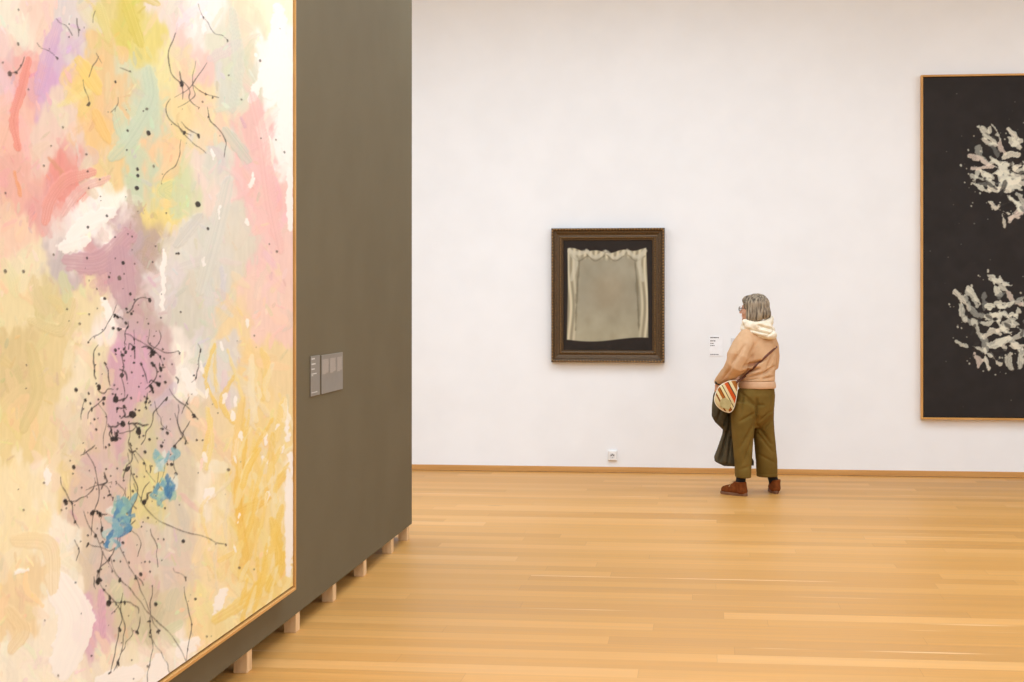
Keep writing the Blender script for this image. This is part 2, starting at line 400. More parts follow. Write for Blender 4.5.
class Canvas:
    def __init__(s, us, vs, P):
        """us, vs: local grid lines (m); P(u,v)->world points; strokes are placed by how the canvas is seen"""
        s.us, s.vs = us, vs
        U, V = np.meshgrid(us, vs)
        s.X, s.Y = project(P(U, V))
        s.C = np.zeros(U.shape + (3,)); s.H = np.zeros(U.shape)
        s.W = (fbm(s.X / 5, s.Y / 5, 5) - 0.5)
    def sub(s, x0, x1, y0, y1):
        m = (s.X > x0) & (s.X < x1) & (s.Y > y0) & (s.Y < y1)
        r = np.where(m.any(1))[0]; c = np.where(m.any(0))[0]
        if len(r) == 0 or len(c) == 0: return None
        return slice(r[0], r[-1] + 1), slice(c[0], c[-1] + 1)
    def stroke(s, pts, w, color, alpha=1.0, soft=1.0, bristle=0.35, rough=1.0, h=0.0008, taper=True):
        pts = [np.array(p, float) for p in pts]
        if len(pts) > 2: pts = catmull(pts, 5)
        pts = np.array(pts)
        pad = w + 4
        sl = s.sub(pts[:, 0].min() - pad, pts[:, 0].max() + pad, pts[:, 1].min() - pad, pts[:, 1].max() + pad)
        if sl is None: return
        X, Y = s.X[sl], s.Y[sl]
        best = np.full(X.shape, 1e9); S = np.zeros(X.shape); TT = np.zeros(X.shape)
        nseg = len(pts) - 1
        for i in range(nseg):
            a, b = pts[i], pts[i + 1]; d = b - a; L2 = max(d @ d, 1e-6)
            t = np.clip(((X - a[0]) * d[0] + (Y - a[1]) * d[1]) / L2, 0, 1)
            qx = X - a[0] - t * d[0]; qy = Y - a[1] - t * d[1]
            dd = np.hypot(qx, qy); m = dd < best
            best = np.where(m, dd, best); S = np.where(m, (d[0] * (Y - a[1]) - d[1] * (X - a[0])) / math.sqrt(L2), S); TT = np.where(m, (i + t) / nseg, TT)
        hw = w / 2 * ((0.55 + 0.45 * np.sin(np.clip(TT, 0, 1) * PI) ** 0.5) if taper else 1)
        mask = np.clip((hw - best + s.W[sl] * rough * 2) / soft + 0.5, 0, 1)
        k = rng.rand(40); si = np.clip((S / max(w, 1e-3) + 0.5), 0, 0.999) * 38
        i0 = si.astype(int); f = si - i0; br = k[i0] * (1 - f) + k[i0 + 1] * f
        al = alpha * mask * (1 - bristle * br)
        c = np.array(color, float) + (br[..., None] - 0.5) * 14 * min(1, bristle * 3)
        s.C[sl] = s.C[sl] * (1 - al[..., None]) + c * al[..., None]
        s.H[sl] = np.maximum(s.H[sl], mask * h * (0.6 + 0.6 * br))
    def dot(s, x, y, r, color, alpha=1.0):
        s.stroke([(x, y), (x + 0.3, y + rng.rand() * r)], 2 * r, color, alpha, 0.8, 0.0, 0.6, 0.0012, False)
    def drip(s, x, y, n, color, w=1.0, step=6, ang=None, curl=0.5, a=0.9):
        ang = rng.uniform(0, 2 * PI) if ang is None else ang
        pts = [(x, y)]
        for i in range(n):
            ang += rng.normal(0, curl); x += math.cos(ang) * step; y += math.sin(ang) * step; pts.append((x, y))
        s.stroke(pts, w * 0.8, color, a * 0.9, 0.9, 0.45, 0.35, 0.0008)
        for q in pts[1:]:
            if rng.rand() < 0.13: s.stroke([(q[0], q[1]), (q[0] + rng.normal(0, 0.8), q[1] + rng.uniform(0.5, 3))], w * rng.uniform(0.9, 1.5), color, a, 0.8, 0.1, 1.6, 0.0012, False)
            elif rng.rand() < 0.1: s.dot(q[0] + rng.normal(0, 3), q[1] + rng.normal(0, 3), w * 0.35, color, a)
        if rng.rand() < 0.5: s.stroke([(x, y), (x + rng.normal(0, 1), y + rng.uniform(1, 3))], w * rng.uniform(1.2, 2.4), color, a, 0.8, 0.1, 1.6, 0.0012, False)
    def mesh(s, name, parent, depth=0.022):
        H, Wd = s.H.shape
        U, V = np.meshgrid(s.us, s.vs)
        co = np.stack([U, -0.001 - s.H - 0.0002, V], -1).reshape(-1, 3)
        n = H * Wd
        u0, u1, v0, v1 = s.us[0], s.us[-1], s.vs[0], s.vs[-1]
        bx = np.array([(x, y, z) for x in (u0, u1) for y in (0.0, depth) for z in (v0, v1)])
        idx = np.arange(n).reshape(H, Wd)
        q = np.stack([idx[:-1, :-1], idx[:-1, 1:], idx[1:, 1:], idx[1:, :-1]], -1).reshape(-1, 4)
        bq = np.array([(0, 1, 3, 2), (4, 6, 7, 5), (0, 4, 5, 1), (2, 3, 7, 6), (0, 2, 6, 4), (1, 5, 7, 3)]) + n
        if s.vs[0] > s.vs[-1]: q = q[:, ::-1]
        allv = np.vstack([co, bx]); allq = np.vstack([q, bq])
        me = bpy.data.meshes.new(name)
        me.vertices.add(len(allv)); me.vertices.foreach_set('co', allv.ravel().astype(np.float32))
        me.loops.add(allq.size); me.loops.foreach_set('vertex_index', allq.ravel().astype(np.int32))
        me.polygons.add(len(allq)); me.polygons.foreach_set('loop_start', (np.arange(len(allq)) * 4).astype(np.int32))
        me.update(calc_edges=True); me.validate()
        at = me.color_attributes.new('pigment', 'FLOAT_COLOR', 'POINT')
        c = np.ones((len(allv), 4), np.float32); c[:n, :3] = lin(np.clip(s.C, 0, 255)).reshape(-1, 3); c[n:, :3] = lin((200, 190, 170))
        at.data.foreach_set('color', c.ravel())
        return link_mesh(name, me, MAT['pigment'], parent, True)

def strip_frame(parent, w, h, z0, depth=0.05, face=0.013, gap=0.009, canvas_y=0.0):
    """thin floater frame round a canvas w x h whose lower edge is z0; local: x right, -y to the viewer"""
    x0, x1 = -w / 2 - gap, w / 2 + gap; a, b = z0 - gap, z0 + h + gap
    yb = depth
    for nm, lo, hi, mt in (('frame_side', (x0 - face, -0.012, a - face), (x0, yb, b + face), 'oak_frame'), ('frame_side', (x1, -0.012, a - face), (x1 + face, yb, b + face), 'oak_frame'),
                       ('frame_rail', (x0, -0.012, a - face), (x1, yb, a), 'oak_frame_h'), ('frame_rail', (x0, -0.012, b), (x1, yb, b + face), 'oak_frame_h')):
        bm = box(bmesh.new(), lo, hi); bevel(bm, 0.0012, 1); obj(nm, bm, MAT[mt], parent)
    bm = box(bmesh.new(), (x0, yb - 0.022, a), (x1, yb, b)); obj('backing_board', bm, MAT['gap'], parent)

# ---- left: the big pastel abstract on the partition
DEP = 0.055
XC = XP + DEP                                # plane of the canvas front
Yr = float(on_x(292.6, 300, XC)[1]); Yl = 3.55
# keep the bottom edge on the photograph's line
zb = float(on_x(291.5, 586.5, XC)[2])
wL = Yr - Yl; zt = 3.28
pl = thing('abstract_painting', 'huge pastel pink and yellow abstract canvas with black drips, on the taupe wall', 'painting', (XC, (Yr + Yl) / 2, 0), PI / 2)
pxs = np.concatenate([np.linspace(-200, -4, 70), np.arange(-3.4, 292, 0.62)])
ys = np.array([float(on_x(p, 300, XC)[1]) for p in pxs]); ys = ys[(ys > Yl + 0.004) & (ys < Yr - 0.004)]
ys = np.concatenate([[Yl], ys, [Yr]])
cy = (Yr + Yl) / 2
def PL(U, V): return np.stack([np.full(U.shape, XC), U + cy, V], -1)
cv = Canvas(ys - cy, np.arange(zb, zt, 0.0032), PL)
A = '''10,20,238,228,208;40,20,245,208,190;60,50,215,180,208;75,20,222,208,205;105,15,228,208,130;130,20,226,206,95;145,40,235,216,118;170,20,236,218,208;190,40,241,203,193;203,20,250,240,235;225,30,226,221,198;250,20,242,218,185;270,10,250,240,205;272,50,252,243,238;285,100,253,244,240;282,140,252,243,238
10,70,232,195,195;25,75,242,170,160;45,80,216,165,208;62,70,218,178,210;80,80,250,212,120;105,70,238,200,140;118,95,238,200,145;140,75,214,218,186;150,105,205,216,188;125,130,208,216,188;95,125,246,202,135;60,110,236,208,190;22,120,245,190,172;172,70,240,226,160;185,110,246,218,155;195,80,241,198,188;210,110,246,218,170;228,90,216,216,202;240,80,221,216,192;252,120,241,190,182;45,140,238,205,190
20,170,241,178,163;70,180,241,150,140;45,215,236,168,163;90,165,228,205,190;108,165,242,208,145;142,170,204,216,184;165,160,250,206,155;185,185,215,222,172;205,180,241,217,205;222,160,221,217,203;250,180,246,192,188;275,190,246,192,187;290,150,251,241,234
15,240,245,205,180;28,262,241,226,188;60,228,237,222,216;75,235,252,245,238;110,212,252,245,238;122,240,204,168,176;92,262,215,170,180;145,230,198,172,158;163,215,246,222,135;180,240,226,221,212;210,240,223,217,207;238,240,226,216,198;265,235,246,197,192;285,260,246,202,192;60,262,205,190,190
20,300,240,221,168;50,300,226,207,152;90,305,240,221,172;110,285,214,168,175;106,312,249,236,227;126,300,200,166,172;146,312,202,174,166;166,290,227,217,217;190,300,217,212,197;215,300,221,216,206;236,310,246,217,164;260,300,246,207,192;280,320,249,207,192
15,360,226,202,144;50,370,235,212,153;80,370,245,229,197;100,370,240,226,184;120,385,214,172,184;135,370,222,165,198;152,368,212,180,180;185,378,251,242,232;200,368,226,217,211;230,372,226,217,211;255,370,250,217,150;280,370,246,217,164
15,430,240,216,153;50,430,241,217,163;75,430,236,217,188;98,430,226,198,180;118,425,216,172,186;140,430,217,206,165;165,420,216,192,192;185,420,226,207,182;205,430,241,217,173;230,430,246,221,168;250,430,249,218,148;275,430,249,222,158
15,490,250,231,184;45,480,250,236,207;60,480,241,217,155;85,490,226,197,179;100,480,221,192,184;145,500,231,217,150;185,490,226,211,182;208,490,250,236,212;230,490,246,221,164;250,500,249,216,136;275,500,250,222,150;291,500,252,238,222
20,540,250,231,184;60,550,250,239,219;85,560,226,206,179;105,555,221,197,188;145,550,226,197,184;165,540,226,216,197;185,550,226,207,188;205,550,250,226,174;230,560,246,216,148;255,540,249,220,148;280,550,249,219,146
20,600,246,217,168;50,640,252,239,217;20,670,250,239,217;60,600,252,240,222;101,625,226,180,200;120,620,221,206,168;150,620,217,201,168;180,620,226,211,178;205,620,250,226,164;228,600,250,228,180;250,600,249,222,152;270,585,250,218,132;225,640,248,222,156
60,665,252,239,221;110,665,245,232,208;150,655,240,226,200;185,655,252,238,222;140,680,252,238,224'''
AN = np.array([[float(v) for v in t.split(',')] for r in A.split('\n') for t in r.split(';')])
def cmap(X, Y, sg=13.0):
    num = np.zeros(X.shape + (3,)); den = np.full(X.shape, 1e-12)
    for a in AN:
        w = np.exp(-(((X - a[0]) / sg) ** 2 + ((Y - a[1]) / (sg * 1.35)) ** 2) / 2) + 1e-7 / (1 + (X - a[0]) ** 2 + (Y - a[1]) ** 2)
        num += w[..., None] * a[2:5]; den += w
    return num / den[..., None]
wx = (fbm(cv.X / 16, cv.Y / 34, 21, 4) - 0.5) * 42; wy = (fbm(cv.X / 18, cv.Y / 30, 31, 4) - 0.5) * 60
cv.C[:] = cmap(cv.X + wx, cv.Y + wy, 8.0)
cv.C += ((fbm(cv.X / 2.2, cv.Y / 14, 41) - 0.5) * 10)[..., None]
lay = []
for i in range(620):
    x = rng.uniform(-20, 288); y = rng.uniform(-20, 690)
    lay.append((x, y))
for x, y in lay:
    c = cmap(np.array([x]), np.array([y]), 7.0)[0] + rng.normal(0, 6, 3)
    yel = x > 205 and y > 330
    ang = rng.normal(PI / 2 if not yel else 1.2, 0.55); Ln = rng.uniform(10, 42)
    bend = rng.normal(0, 5)
    dx, dy = math.cos(ang) * Ln / 2, math.sin(ang) * Ln / 2
    cv.stroke([(x - dx, y - dy), (x + bend, y), (x + dx, y + dy)], rng.uniform(4, 13), c, rng.uniform(0.45, 0.85), rng.uniform(0.8, 3), rng.uniform(0.2, 0.5), 1.6, 0.0003)
for i in range(900):
    x = rng.uniform(0, 290); y = rng.uniform(0, 682)
    c = cmap(np.array([x]), np.array([y]), 7.0)[0] + rng.normal(0, 5) + rng.normal(0, 9, 3)
    ang = rng.normal(PI / 2, 0.6); Ln = rng.uniform(3, 14); dx, dy = math.cos(ang) * Ln / 2, math.sin(ang) * Ln / 2
    cv.stroke([(x - dx, y - dy), (x + dx, y + dy)], rng.uniform(1.2, 4), c, rng.uniform(0.5, 0.9), 0.8, 0.3, 1.5, 0.0003)
def S(pts, w, c, a=0.9, soft=1.4, br=0.35, rough=2.0): cv.stroke(pts, w, c, a, soft, br, rough)
WH = (253, 245, 240)
# bare primed areas
for pts, w in (([(279, 8), (276, 60), (268, 95)], 18), ([(286, 60), (284, 110), (287, 160)], 14), ([(268, 60), (258, 85), (250, 100)], 10), ([(289, 170), (290, 230)], 6),
               ([(290, 455), (290, 520), (290, 575)], 7), ([(70, 238), (88, 222), (112, 212)], 17), ([(60, 248), (85, 240)], 14), ([(104, 300), (112, 325)], 8), ([(184, 372), (194, 392)], 12), ([(163, 250), (162, 310)], 5),
               ([(46, 468), (47, 484)], 7), ([(55, 580), (75, 620), (60, 670)], 36), ([(15, 572), (26, 570)], 6), ([(212, 488), (206, 500)], 9), ([(214, 610), (224, 590)], 11),
               ([(178, 655), (196, 640)], 14), ([(204, 10), (203, 36)], 4), ([(237, 440), (234, 455)], 5), ([(285, 400), (287, 440)], 5), ([(160, 660), (150, 690)], 22), ([(100, 680), (140, 672)], 18)):
    S(pts, w, WH, 0.95, 1.2, 0.1, 3.5)
# salmon, coral, sage and lilac sweeps
S([(28, 60), (21, 90), (13, 120), (18, 148)], 10, (243, 140, 124)); S([(92, 172), (66, 180), (50, 200), (44, 222)], 13, (243, 160, 148)); S([(108, 178), (80, 190), (62, 215)], 9, (238, 185, 178))
S([(14, 172), (20, 196)], 4, (246, 160, 110)); S([(148, 70), (150, 100), (128, 140), (112, 158)], 16, (200, 216, 188), 0.85); S([(116, 110), (124, 136)], 14, (200, 220, 190), 0.8)
S([(58, 22), (46, 60), (38, 92)], 15, (212, 168, 210), 0.75); S([(98, 4), (108, 40)], 10, (228, 212, 130)); S([(125, 0), (140, 45)], 12, (226, 206, 90)); S([(78, 60), (98, 90)], 15, (250, 214, 110), 0.85)
S([(94, 112), (108, 140)], 11, (250, 200, 110), 0.8); S([(232, 110), (238, 60), (232, 10)], 12, (214, 216, 200), 0.7); S([(225, 130), (248, 160)], 12, (206, 208, 190), 0.8)
S([(228, 180), (216, 230), (200, 290)], 17, (220, 218, 208), 0.8); S([(200, 215), (176, 245)], 12, (216, 212, 204), 0.8); S([(252, 95), (262, 140), (270, 200), (280, 250)], 13, (246, 190, 184), 0.75)
S([(30, 345), (38, 390), (22, 430)], 14, (226, 204, 140), 0.75); S([(72, 300), (60, 330), (30, 320)], 12, (228, 208, 150), 0.8); S([(14, 540), (48, 545), (52, 590)], 18, (247, 220, 168), 0.8); S([(8, 610), (22, 630), (10, 650)], 15, (246, 216, 164), 0.8)
# mauve mass
S([(66, 262), (100, 262), (130, 234)], 22, (208, 160, 172), 0.85, 1.6, 0.2, 4); S([(118, 250), (124, 300)], 26, (204, 160, 174), 0.8, 1.6, 0.2, 4); S([(136, 320), (126, 390), (120, 430)], 24, (216, 174, 188), 0.6, 3); S([(150, 320), (158, 390)], 14, (206, 170, 178), 0.6, 3)
S([(100, 590), (103, 636)], 8, (224, 166, 194), 0.85)
# yellow sweeps on the lower right
for pts, w, c in (([(243, 400), (236, 470), (240, 520)], 12, (252, 210, 120)), ([(246, 420), (238, 500), (246, 560)], 9, (251, 196, 70)), ([(288, 470), (262, 500), (238, 512)], 11, (252, 200, 80)), ([(272, 520), (280, 560), (268, 590)], 12, (252, 206, 76)),
                  ([(215, 620), (246, 600), (262, 580)], 12, (251, 214, 110)), ([(258, 430), (262, 480)], 10, (252, 216, 132)), ([(276, 440), (284, 400)], 9, (252, 218, 130)), ([(226, 520), (220, 580)], 9, (250, 226, 160)), ([(256, 520), (240, 580)], 10, (251, 205, 96))):
    S(pts, w, c, 0.8, 1.6, 0.4)
for k in range(46):
    x = rng.uniform(206, 284); y = rng.uniform(360, 590); c = [(252, 226, 140), (254, 216, 112), (254, 208, 84), (248, 230, 176), (250, 236, 200), (240, 222, 190)][rng.randint(6)]
    S([(x, y - rng.uniform(12, 34)), (x + rng.normal(0, 5), y), (x + rng.normal(0, 6), y + rng.uniform(12, 34))], rng.uniform(3, 8), c, rng.uniform(0.5, 0.85), 1.2, 0.5, 1.6)
for k in range(26):
    x, y = rng.uniform(200, 288), rng.uniform(60, 600)
    S([(x, y), (x + rng.normal(0, 2), y + rng.uniform(5, 14))], rng.uniform(2, 4.5), WH, 0.9, 0.9, 0.1, 3)
for k in range(22):
    x = rng.uniform(236, 284); y = rng.uniform(440, 610); s_ = rng.uniform(12, 30)
    S([(x - s_ * 0.3, y + s_), (x, y), (x + s_ * rng.uniform(0.1, 0.7), y - s_)], rng.uniform(3, 7), [(254, 208, 84), (254, 216, 110), (250, 232, 176)][k % 3], 0.8, 1.2, 0.5, 1.6)
S([(287.5, 470), (288, 520), (288, 575)], 7, WH, 0.95, 1.0, 0.1, 1.5)
# black drips and splashes, thickest in the middle
BK = (46, 38, 36)
for i in range(56):
    x = rng.normal(122, 26); y = rng.uniform(300, 640)
    if x < 74 or x > 200: continue
    cv.drip(x, y, rng.randint(3, 9), BK, rng.uniform(0.7, 1.5), rng.uniform(4, 8), rng.choice([PI / 2, -PI / 2]) + rng.normal(0, 0.35), 0.35, 0.85)
for i in range(26):
    cv.drip(rng.normal(128, 16), rng.normal(400, 42), rng.randint(2, 5), BK, rng.uniform(1.4, 2.6), rng.uniform(3, 6), None, 0.8, 0.95)
for i in range(9):
    cv.drip(rng.uniform(82, 192), rng.uniform(440, 600), rng.randint(8, 15), BK, 1.1, 9, PI / 2 + rng.normal(0, 0.2), 0.22, 0.85)
for i in range(12):
    cv.drip(rng.uniform(158, 215), rng.uniform(0, 150), rng.randint(3, 9), BK, rng.uniform(0.8, 1.4), 7, PI / 2 + rng.normal(0, 0.5), 0.3, 0.8)
for i in range(10):
    cv.drip(rng.uniform(15, 135), rng.uniform(0, 110), rng.randint(2, 5), (60, 52, 48), rng.uniform(0.8, 1.5), 6, PI / 2 + rng.normal(0, 0.6), 0.3, 0.75)
for i in range(8):
    cv.drip(rng.uniform(150, 196), rng.uniform(380, 500), rng.randint(3, 8), BK, rng.uniform(0.9, 1.6), 6, PI / 2 + rng.normal(0, 0.3), 0.3, 0.85)
for i in range(230):
    cv.dot(rng.normal(132, 32), rng.normal(410, 120), abs(rng.normal(0, 0.55)) + 0.3, BK, 0.85)
for i in range(60):
    cv.dot(rng.uniform(0, 285), rng.uniform(0, 680), abs(rng.normal(0, 0.6)) + 0.3, (90, 78, 66), 0.7)
# blue daubs
BL = [(84, 146, 194), (60, 122, 182), (120, 182, 204), (168, 206, 206), (226, 234, 228), (104, 168, 196), (150, 200, 184)]
for (bx_, by_, rx_, ry_, n_) in ((122, 512, 9, 20, 24), (112, 538, 6, 10, 8), (166, 488, 11, 15, 22), (162, 458, 8, 9, 10)):
    for k in range(n_):
        x = bx_ + rng.normal(0, rx_ * 0.5); y = by_ + rng.normal(0, ry_ * 0.5); ta = rng.normal(1.7, 0.6); Ln = rng.uniform(6, 18)
        dx, dy = math.cos(ta) * Ln / 2, math.sin(ta) * Ln / 2
        S([(x - dx, y - dy), (x + rng.normal(0, 3), y), (x + dx, y + dy)], rng.uniform(3, 7), BL[rng.randint(7) if by_ > 470 else rng.randint(2, 7)], 0.85, 1.2, 0.35, 2)
gm = cv.C.mean(-1, keepdims=True)
cv.C = (gm + 0.84 * (cv.C - gm)) * np.array((0.98, 0.972, 0.942))
cv.mesh('canvas', pl)
strip_frame(pl, wL, zt - zb, zb, depth=DEP)
# the near side of the frame lies outside the picture but closes the object

# ---- right: the dark canvas on the back wall
YC = D - 0.05
x0 = float(on_y(923.6, 300, YC)[0]); wR = 2.5
zlo = float(on_y(960, 417.0, YC)[2]); zhi = float(on_y(925, 77.6, YC)[2])
cx = x0 + wR / 2
pr = thing('dark_painting', 'tall near-black canvas with cream brush marks in a thin oak frame on the white wall', 'painting', (cx, YC, 0))
def PR(U, V): return np.stack([U + cx, np.full(U.shape, YC), V], -1)
cr = Canvas(np.arange(-wR / 2, wR / 2 + 1e-6, 0.005), np.arange(zlo, zhi, 0.005), PR)
cr.C[:] = np.array((49, 44, 41)) + ((fbm(cr.X / 12, cr.Y / 12, 3) - 0.5) * 8)[..., None]
rng = np.random.RandomState(5)
cols = [(232, 226, 202), (216, 211, 190), (238, 228, 203), (168, 166, 152), (120, 118, 110), (226, 206, 186)]
def cluster(cx_, cy_, sx_, sy_):
    for k in range(34):                       # loose knife marks thrown round a thinner middle
        a = rng.uniform(0, 2 * PI); r = rng.uniform(0.5, 0.92)
        x = cx_ + sx_ * r * math.cos(a); y = cy_ + sy_ * r * math.sin(a)
        ta = rng.normal(0.9, 0.6); Ln = rng.uniform(9, 24)
        dx, dy = math.cos(ta) * Ln / 2, math.sin(ta) * Ln / 2
        cr.stroke([(x - dx, y - dy), (x + rng.normal(0, 1.5), y + rng.normal(0, 1.5)), (x + dx, y + dy)], rng.uniform(2.5, 7), cols[rng.randint(6)], rng.uniform(0.85, 1), 0.8, 0.35, 3.2, 0.002)
    for k in range(30):
        x = cx_ + rng.normal(0, sx_ * 0.25); y = cy_ + rng.normal(0, sy_ * 0.24); ta = rng.uniform(-0.7, 0.9); Ln = rng.uniform(6, 20)
        dx, dy = math.cos(ta) * Ln / 2, math.sin(ta) * Ln / 2
        cr.stroke([(x - dx, y - dy), (x, y + rng.normal(0, 2)), (x + dx, y + dy)], rng.uniform(3, 7.5), cols[rng.randint(3)], rng.uniform(0.85, 1), 0.8, 0.3, 3.4, 0.002)
    for k in range(10):
        x = cx_ + rng.normal(0, sx_ * 0.4); y = cy_ + rng.normal(0, sy_ * 0.4)
        cr.stroke([(x, y), (x + rng.normal(0, 8), y + rng.normal(0, 8))], rng.uniform(1.5, 4), (60, 56, 52), 0.8, 1, 0.3, 2)
    for k in range(60):
        a = rng.uniform(0, 2 * PI); r = rng.uniform(0.7, 1.2)
        cr.dot(cx_ + sx_ * r * math.cos(a), cy_ + sy_ * r * math.sin(a) * 0.9, abs(rng.normal(0, 0.35)) + 0.2, (205, 198, 176), 0.9)
cluster(1010, 172, 44, 50); cluster(999, 322, 45, 52); cluster(1120, 180, 46, 50); cluster(1112, 326, 46, 52)
for k in range(24): cr.dot(rng.uniform(930, 1024), rng.uniform(90, 410), 0.3, (150, 145, 130), 0.6)
cr.mesh('canvas', pr)
strip_frame(pr, wR, zhi - zlo, zlo, depth=0.05, face=0.017, gap=0.006)

# ---- centre: small dark canvas with a pale cloth, in a gilt profile frame
YM = D - 0.045
a0 = on_y(551.2, 228.3, D - 0.06); a1 = on_y(664.6, 362.8, D - 0.06)
FWd = float(a1[0] - a0[0]); FHt = float(a0[2] - a1[2]); mx_ = float((a0[0] + a1[0]) / 2); mz0 = float(a1[2])
FB = 0.113                                    # width of the moulding
pm = thing('framed_painting', 'small dark painting of a pale hanging cloth in a wide carved gilt frame', 'painting', (mx_, YM, 0))
def PM(U, V): return np.stack([U + mx_, np.full(U.shape, YM), V], -1)
u_h = FWd / 2 - FB + 0.006
cm = Canvas(np.arange(-u_h, u_h + 1e-6, 0.0034), np.arange(mz0 + FB - 0.006, mz0 + FHt - FB + 0.006, 0.0034), PM)
cm.C[:] = np.array((48, 41, 36)) + ((fbm(cm.X / 7, cm.Y / 7, 9) - 0.5) * 8)[..., None]
# cloth: a soft sheet hanging from its two upper corners
X, Y = cm.X, cm.Y
left = 567.5 + 0.5 * np.sin((Y - 250) / 24.0) - (Y - 250) * 0.005; right = 646.5 + (Y - 250) * 0.022 + 0.5 * np.sin(Y / 21.0)
top = 249 + 3.0 * np.sin((X - 568) / 78 * PI) ** 2 + 1.2 * np.sin(X / 4.0); bot = 339.5 + 2.0 * np.sin((X - 566) / 16.0)
e = np.minimum(np.minimum(X - left, right - X), np.minimum(Y - top, bot - Y)); msk = np.clip(e / 1.2 + 0.5, 0, 1)
core = np.array((158, 149, 126)) + ((fbm(X / 12, Y / 16, 17) - 0.5) * 26)[..., None] + np.clip((Y - 300) / 40, 0, 1)[..., None] * np.array((12, 11, 6))
warm = np.exp(-(((X - 609) / 17) ** 2 + ((Y - 291) / 20) ** 2) ** 1.5)[..., None]
core = core * (1 - 0.22 * warm) + np.array((172, 144, 108)) * 0.22 * warm
side = np.clip(1 - np.minimum(X - left, right - X) / 11.0, 0, 1); tp = np.clip(1 - (Y - top) / 9.0, 0, 1)
edge_m = np.clip(np.maximum(side, tp) * 1.8, 0, 1)[..., None]
fold = 0.5 + 0.5 * np.sin((X + 1.5 * np.sin(Y / 13.0)) * 1.15)
ec = np.array((150, 139, 114)) + fold[..., None] * np.array((62, 60, 52))
cm.C = cm.C * (1 - msk[..., None]) + (core * (1 - edge_m) + ec * edge_m) * msk[..., None]
rng = np.random.RandomState(8)
for k in range(4):
    xx = 578 + k * 20 + rng.normal(0, 2)
    cm.stroke([(xx - 9, 250 + rng.normal(0, 1)), (xx, 257 + rng.normal(0, 2)), (xx + 10, 251)], 4, (206, 197, 172), 0.8, 1.5, 0.2, 1)
    cm.stroke([(xx - 8, 255), (xx, 261), (xx + 9, 256)], 1.4, (104, 94, 72), 0.5, 1.2, 0.2, 0.6)
for xx, s_ in ((569.5, 1), (645, -1)):
    cm.stroke([(xx, 250), (xx + s_ * 6, 262), (xx + s_ * 2, 280)], 5, (204, 195, 170), 0.8, 1.5, 0.3, 1)
    cm.stroke([(xx + s_ * 10, 262), (xx + s_ * 8, 285), (xx + s_ * 6, 330)], 2, (108, 98, 76), 0.6, 1.6, 0.2, 0.8)
cm.mesh('canvas', pm, 0.02)
# moulded frame: one mitred profile swept round the opening; (distance in from the outer edge, height toward the viewer)
prof = [(0, -0.045), (0, 0.012), (0.004, 0.026), (0.012, 0.033), (0.020, 0.030), (0.024, 0.020), (0.030, 0.017), (0.036, 0.021), (0.044, 0.019), (0.056, 0.010),
        (0.068, 0.006), (0.078, 0.009), (0.084, 0.016), (0.090, 0.016), (0.095, 0.010), (0.104, 0.006), (0.109, 0.010), (FB, 0.006), (FB, -0.012), (FB - 0.02, -0.045)]
bm = bmesh.new(); rows = []
for d_, hh in prof:
    xa, xb, za, zb2 = -FWd / 2 + d_, FWd / 2 - d_, mz0 + d_, mz0 + FHt - d_
    rows.append([bm.verts.new((x, -hh, z)) for x, z in ((xa, za), (xb, za), (xb, zb2), (xa, zb2))])
rows.append(rows[0])
for r0, r1 in zip(rows, rows[1:]):
    for k in range(4): bm.faces.new((r0[k], r0[(k + 1) % 4], r1[(k + 1) % 4], r1[k]))
bmesh.ops.recalc_face_normals(bm, faces=bm.faces)
obj('gilt_frame', bm, MAT['gilt'], pm)
def beads(name, d_, hh, r, stepm, m, sq):
    bm = bmesh.new()
    xa, xb, za, zb2 = -FWd / 2 + d_, FWd / 2 - d_, mz0 + d_, mz0 + FHt - d_
    for (p, q) in (((xa, za), (xb, za)), ((xb, za), (xb, zb2)), ((xb, zb2), (xa, zb2)), ((xa, zb2), (xa, za))):
        L_ = math.hypot(q[0] - p[0], q[1] - p[1]); n = int(L_ / stepm); horiz = abs(q[0] - p[0]) > 0.1
        for i in range(n):
            t = (i + 0.5) / n
            ellipsoid(bm, (p[0] + (q[0] - p[0]) * t, -hh, p[1] + (q[1] - p[1]) * t), (stepm * 0.36 if horiz else sq, r, sq if horiz else stepm * 0.36), None, 1)
    o = obj(name, bm, m, pm, True)
beads('outer_beading', 0.012, 0.031, 0.009, 0.027, MAT['gilt_light'], 0.009)
beads('inner_beading', 0.087, 0.0165, 0.004, 0.016, MAT['gilt_light'], 0.0045)

# ------------------------------------------------------------------ labels and socket on the back wall
def wall_card(name, px0, py0, px1, py1, label, lines, m, mt, blocks=False):
    a = on_y(px0, py0, D); b = on_y(px1, py1, D)
    w = float(b[0] - a[0]); h = float(a[2] - b[2])
    t = thing(name, label, 'wall label', ((a[0] + b[0]) / 2, D, float(b[2])))
    bm = box(bmesh.new(), (-w / 2, -0.005, 0), (w / 2, 0, h)); bevel(bm, 0.0008, 1); obj('card', bm, m, t)
    for (x0_, x1_, yy, th) in lines:           # fractions of the card
        bm = bmesh.new()
        x = x0_
        while x < x1_:
            e_ = min(x1_, x + random.uniform(0.08, 0.2)); box(bm, (-w / 2 + x * w, -0.0056, h * (1 - yy) - th * h / 2), (-w / 2 + e_ * w, -0.0049, h * (1 - yy) + th * h / 2)); x = e_ + 0.025
        obj('text_line', bm, mt, t)
    return t
wall_card('wall_label', 709.2, 336.2, 722.6, 356.0, 'white printed label on the white wall just left of the visitor', [(0.08, 0.72, 0.07, 0.055), (0.08, 0.46, 0.235, 0.05), (0.08, 0.36, 0.365, 0.04), (0.08, 0.4, 0.475, 0.04), (0.08, 0.7, 0.92, 0.035)], MAT['card'], MAT['ink'])
